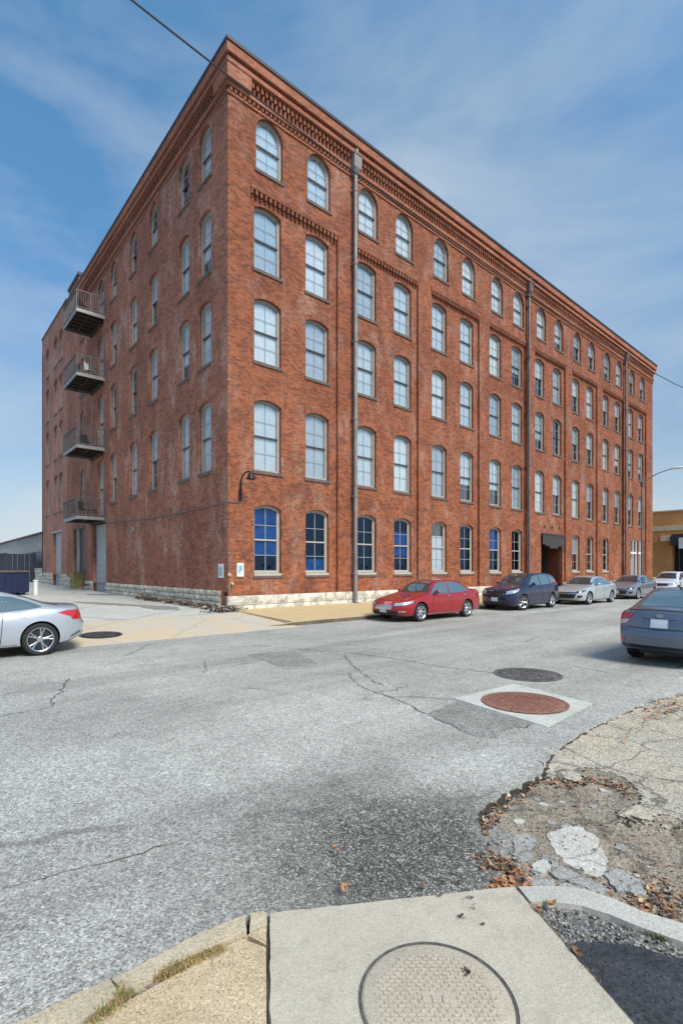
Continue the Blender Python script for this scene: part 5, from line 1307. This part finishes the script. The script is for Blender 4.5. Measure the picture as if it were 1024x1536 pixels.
# overhead cable with sag
mb = MB(); pts = []
for k in range(81):
    x = -26 + k * 1.0; a = (x - 10) / 32.; pts.append((x, -4.1, 15.98 + (1.45 * a * a if x > 10 else .55 * ((x - 10) / 15) ** 2)))
mb.tube(pts, .03, 6); tag(mb.build('overhead_cable', M['coping'], None, smooth=True), 'black overhead cable crossing in front of the cornice', 'cable')

# orange brick shop across the side street
def flatbrick(nm, a, b, mo, s=0.): return brick(nm, a, b, mo, .1, .1, .05, s)
M['brick_orange'] = flatbrick('brick_orange', (.80, .40, .14), (.68, .33, .12), (.42, .25, .13), 31.)
M['band'] = flat('tan_band', (.72, .60, .42), .8, var=.1)
sh = empty('shop_building', (56, -8, 0)); tag(sh, 'low orange brick shop with tan band and dark shopfront beyond the far corner', 'building')
mb = MB(); mb.box(0, 14, 9.0, 12, 0, 5.749); mb.box(0, 14, -14, 12, 5.75, 8.351); mb.box(.02, 14, -14, -13, 0, 5.75)
mb.v = [(x, y, z) for x, y, z in mb.v]; mb.build('wall', M['brick_orange'], sh, uvw=True)
mb = MB(); mb.box(-.06, .0, -14, 12, 6.2, 6.75); mb.box(-.08, .3, -14, 12, 8.352, 8.5); mb.box(-.25, -.002, 9.15, 10.1, 5.0, 5.6); mb.build('band', M['band'], sh)
mb = MB(); mb.box(.6, .7, -13, 8.9, 0, 5.75); mb.build('shop_front', M['black'], sh)
mb = MB(); mb.box(-.55, .6, -13, 9.0, 4.45, 5.65); aw = mb.build('awning', M['awning'], sh)
mb = MB(); mb.box(-.62, -.56, 5.6, 8.2, 4.1, 5.3); tag(mb.build('shop_sign', M['white'], sh), 'blank pale sign on the awning')
M['neon'] = flat('red_neon', (.5, .01, .02), .4)
nb = M['neon'].node_tree.nodes['Principled BSDF']; nb.inputs['Emission Color'].default_value = (1, .05, .04, 1); nb.inputs['Emission Strength'].default_value = .5
mb = MB(); mb.tube([(.5, 6.0 + 1.1 * cos(t * pi / 10), 2.9 + .32 * sin(t * pi / 10)) for t in range(21)], .05, 6); mb.tube([(.5, 5.3, 2.9), (.5, 5.7, 3.02), (.5, 6.2, 2.8), (.5, 6.7, 2.95)], .05, 6); mb.build('neon_sign', M['neon'], sh)
mb = MB()
for y in (8.4, 7.0, 4.0, 1.0): mb.box(.5, .6, y, y + .1, .6, 4.45)
mb.box(.3, .6, -13, 8.9, .0, .7); mb.build('shop_window_frame', M['sill'], sh)
mb = MB(); mb.box(56.6 - 56, 13.5, -13, 11.5, 8.0, 8.1); mb.build('roof', M['roof'], sh)

# left background: warehouse, containers, low stone wall, sheds
wh = empty('warehouse', (1, 52, 0)); tag(wh, 'low pale grey metal warehouse beyond the alley', 'building')
M['metal_white'] = flat('corrugated_white', (.42, .43, .42), .6, .1, var=.2, vs=1.5)
M['metal_dark'] = flat('corrugated_slate', (.035, .045, .07), .6, .2, var=.3)
M['dumpster_blue'] = flat('dumpster_blue', (.004, .012, .055), .5, .1, var=.35, vs=3)
mb = MB()
n = 110
for k in range(n):
    y = -15 + 38 * k / n; mb.box(-.0 + (.05 if k % 2 else 0), 1, y, y + 38 / n, 3.6, 5.35)
mb.box(.1, 12, -15, 23, .3, 3.6); mb.build('wall', M['metal_white'], wh)
mb = MB(); mb.box(-.15, 12.2, -15.2, 23.2, 5.36, 5.55); mb.build('roof', M['sill'], wh)
def container(x, y, ln, h, mat, label, rz=0, wd=2.4):
    e = empty('shipping_container', (x, y, .5), rz); tag(e, label, 'container', 'dark containers along the alley')
    mb = MB(); n = int(ln / .14)
    for k in range(n): a = -ln / 2 + ln * k / n; mb.box(-wd / 2 + (.04 if k % 2 else 0), wd / 2 - (.04 if k % 2 else 0), a, a + ln / n, .12, h - .1)
    mb.build('body', mat, e)
    mb = MB()
    for sx in (-1, 1):
        for sy in (-1, 1): mb.box(sx * wd / 2 - .07, sx * wd / 2 + .07, sy * ln / 2 - .07, sy * ln / 2 + .07, 0, h)
    for sx in (-1, 1): mb.box(sx * wd / 2 - .06, sx * wd / 2 + .06, -ln / 2, ln / 2, h - .1, h); mb.box(sx * wd / 2 - .06, sx * wd / 2 + .06, -ln / 2, ln / 2, 0, .12)
    mb.build('frame', mat, e)
    mb = MB()
    for x_ in (-.7, -.3, .3, .7): mb.bar((x_, -ln / 2 - .05, .1), (x_, -ln / 2 - .05, h - .1), .02, 6)
    mb.build('lock_bar', M['galv'], e)
container(-.9, 42.5, 6.0, 2.9, M['metal_dark'], 'nearest dark container beside the stone wall')
container(-1.3, 49.5, 6.0, 2.7, M['metal_dark'], 'second dark container, farther down the alley')
container(-2.2, 57, 6.0, 2.6, M['white'], 'pale container farthest down the alley')
e = empty('garden_wall', (.3, 37, .4)); tag(e, 'low pale stone wall stub just beyond the annex', 'wall')
mb = MB(); stones(-2.3, 2.4, 0, 1.4, 4, lambda u, z, d: (d, u, z), mb); mb.box(.0, .35, -2.3, 2.4, 0, 1.4); mb.build('wall', M['stone'], e)
mb = MB(); mb.box(-.08, .42, -2.35, 2.45, 1.41, 1.52); mb.build('coping', M['stone'], e)
for x, y, w_, d_, h, mt, lb in ((-12, 88, 22, 10, 4.6, 'metal_white', 'distant low grey shed at the left edge'), (-20, 120, 40, 12, 6.5, 'brick_wing', 'distant brick building on the left horizon')):
    e = empty('shed', (x, y, .5)); tag(e, lb, 'building', 'distant low buildings')
    mb = MB(); mb.box(-w_ / 2, w_ / 2, 0, d_, 0, h); mb.build('wall', M[mt], e, uvw=True)
    mb = MB(); mb.box(-w_ / 2 - .2, w_ / 2 + .2, -.2, d_ + .2, h + .01, h + .3); mb.build('roof', M['sill'], e)
    mb = MB()
    for k in range(6): mb.box(-w_ / 2 + w_ * (k + .3) / 6, -w_ / 2 + w_ * (k + .7) / 6, -.05, -.001, .8, 2.8)
    mb.build('window_band', M['door_dark'], e)
# dumpster
dz = apron_z(-5, 17)
d = empty('dumpster', (-5.25, 17.2, dz)); tag(d, 'open blue ribbed steel dumpster behind the silver coupe', 'dumpster')
mb = MB(); X, Y, H = 1.2, 1.3, 1.28
mb.box(-X, X, -Y, -Y + .05, .12, H); mb.box(-X, X, Y - .05, Y, .12, H); mb.box(-X, -X + .05, -Y + .05, Y - .05, .12, H); mb.box(X - .05, X, -Y + .05, Y - .05, .12, H); mb.box(-X + .05, X - .05, -Y + .05, Y - .05, .12, .18)
for k in range(8):
    x = -X + .15 + k * (2 * X - .3) / 7; mb.box(x - .05, x + .05, -Y - .06, -Y - .001, .16, H - .08)
    y = -Y + .15 + k * (2 * Y - .3) / 7; mb.box(X + .001, X + .06, y - .05, y + .05, .16, H - .08)
b = mb.build('body', M['dumpster_blue'], d)
mb = MB(); mb.box(-X - .07, X + .07, -Y - .07, -Y + .06, H + .001, H + .09); mb.box(-X - .07, X + .07, Y - .06, Y + .07, H + .001, H + .09); mb.box(X - .06, X + .07, -Y + .06, Y - .06, H + .001, H + .09); mb.box(-X - .07, -X + .06, -Y + .06, Y - .06, H + .001, H + .09); mb.build('rim', M['clearlens'] if False else M['sill'], b)
mb = MB(); mb.box(-X + .06, X - .06, .1, Y - .06, H - .1, H - .04); mb.build('lid', M['black'], b)
for sx in (-1, 1):
    for sy in (-1, 1): mb = MB(); mb.box(sx * (X - .2) - .06, sx * (X - .2) + .06, sy * (Y - .2) - .06, sy * (Y - .2) + .06, 0, .119); mb.build('foot', M['iron'], d)
# bollard post with cap
p = empty('concrete_post', (-3.75, 15.5, apron_z(-3.7, 15.5))); tag(p, 'short white concrete post beside the blue dumpster', 'bollard')
mb = MB(); mb.bar((0, 0, 0), (0, 0, .85), .11, 14); mb.build('shaft', M['white'], p, smooth=True); mb = MB(); mb.lathe([(.14, -.0), (.14, -.07), (.06, -.14), (0, -.15)], 14, Matrix.Translation((0, 0, .85)) @ Matrix.Rotation(pi / 2, 4, 'X')); mb.build('cap', M['white'], p, smooth=True)
# olive utility cabinet between the side doorways
c = empty('utility_cabinet', (-.38, 20.9, apron_z(0, 20.9))); tag(c, 'olive yellow steel cabinet against the wall by the grey posts', 'cabinet')
M['olive'] = flat('olive_paint', (.24, .21, .06), .6, var=.3)
mb = MB(); mb.box(-.3, .3, -.5, .5, .08, 1.15); b = mb.build('body', M['olive'], c); mb = MB(); mb.box(-.34, .34, -.54, .54, 1.151, 1.2); mb.build('lid', M['olive'], b)
mb = MB(); mb.box(-.315, -.302, -.44, -.03, .15, 1.05); mb.box(-.315, -.302, .03, .44, .15, 1.05); db = mb.build('door', M['olive'], b); mb = MB(); mb.box(-.34, -.316, -.08, -.05, .5, .7); mb.build('handle', M['iron'], db)
mb = MB(); mb.box(-.35, .35, -.55, .55, 0, .079); mb.build('plinth', M['stone_side'], c)
# wooden debris / hydrant by the pier
h = empty('fire_hydrant', (-.35, 18.9, apron_z(0, 18.9))); tag(h, 'small dark red hydrant at the foot of the brick pier', 'hydrant')
M['hyd'] = flat('hydrant_red', (.16, .02, .015), .5, var=.3)
mb = MB(); mb.lathe([(.17, 0), (.17, -.05), (.11, -.07), (.11, -.5), (.15, -.52), (.15, -.57), (.12, -.62), (.06, -.7), (.03, -.76), (0, -.76)], 16, Matrix.Rotation(pi / 2, 4, 'X')); b = mb.build('barrel', M['hyd'], h, smooth=True)
mb = MB(); mb.bar((-.22, 0, .38), (.22, 0, .38), .055, 10); mb.bar((0, -.2, .36), (0, 0, .36), .07, 10); mb.build('outlet', M['hyd'], b)
# balcony furniture
def chair(x, y, z, rz, mt, label, grp='chairs on the balconies'):
    e = empty('patio_chair', (x, y, z), rz); tag(e, label, 'chair', grp)
    mb = MB(); mb.box(-.23, .23, -.22, .22, .42, .45); mb.build('seat', M[mt], e)
    mb = MB()
    for k in range(5): a = -.2 + k * .1; mb.box(a - .03, a + .03, .21, .24, .47, .88)
    mb.box(-.24, .24, .205, .245, .881, .93); mb.build('backrest', M[mt], e)
    for sx in (-1, 1):
        for sy in (-1, 1): mb = MB(); mb.bar((sx * .2, sy * .19, .42), (sx * .23, sy * .23, 0), .018, 6); mb.build('leg', M['iron'], e)
for x, y, zi, rz, mt, lb in ((-1.15, 16.3, 0, .6, 'iron', 'dark patio chair on the topmost balcony'), (-1.1, 17.2, 1, 2.2, 'iron', 'dark patio chair on the second balcony from the top'), (-.7, 16.3, 1, .8, 'white', 'white patio chair on the second balcony from the top'),
                             (-.8, 16.8, 2, .4, 'iron', 'dark patio chair on the third balcony from the top'), (-1.2, 16.1, 3, .3, 'iron', 'dark patio chair at the near railing corner of the lowest balcony'), (-.6, 16.2, 3, 1.3, 'iron', 'dark patio chair by the door of the lowest balcony'), (-1.2, 18.3, 3, 2.6, 'iron', 'dark patio chair at the far end of the lowest balcony')):
    chair(x, y, SL[zi], rz, mt, lb)
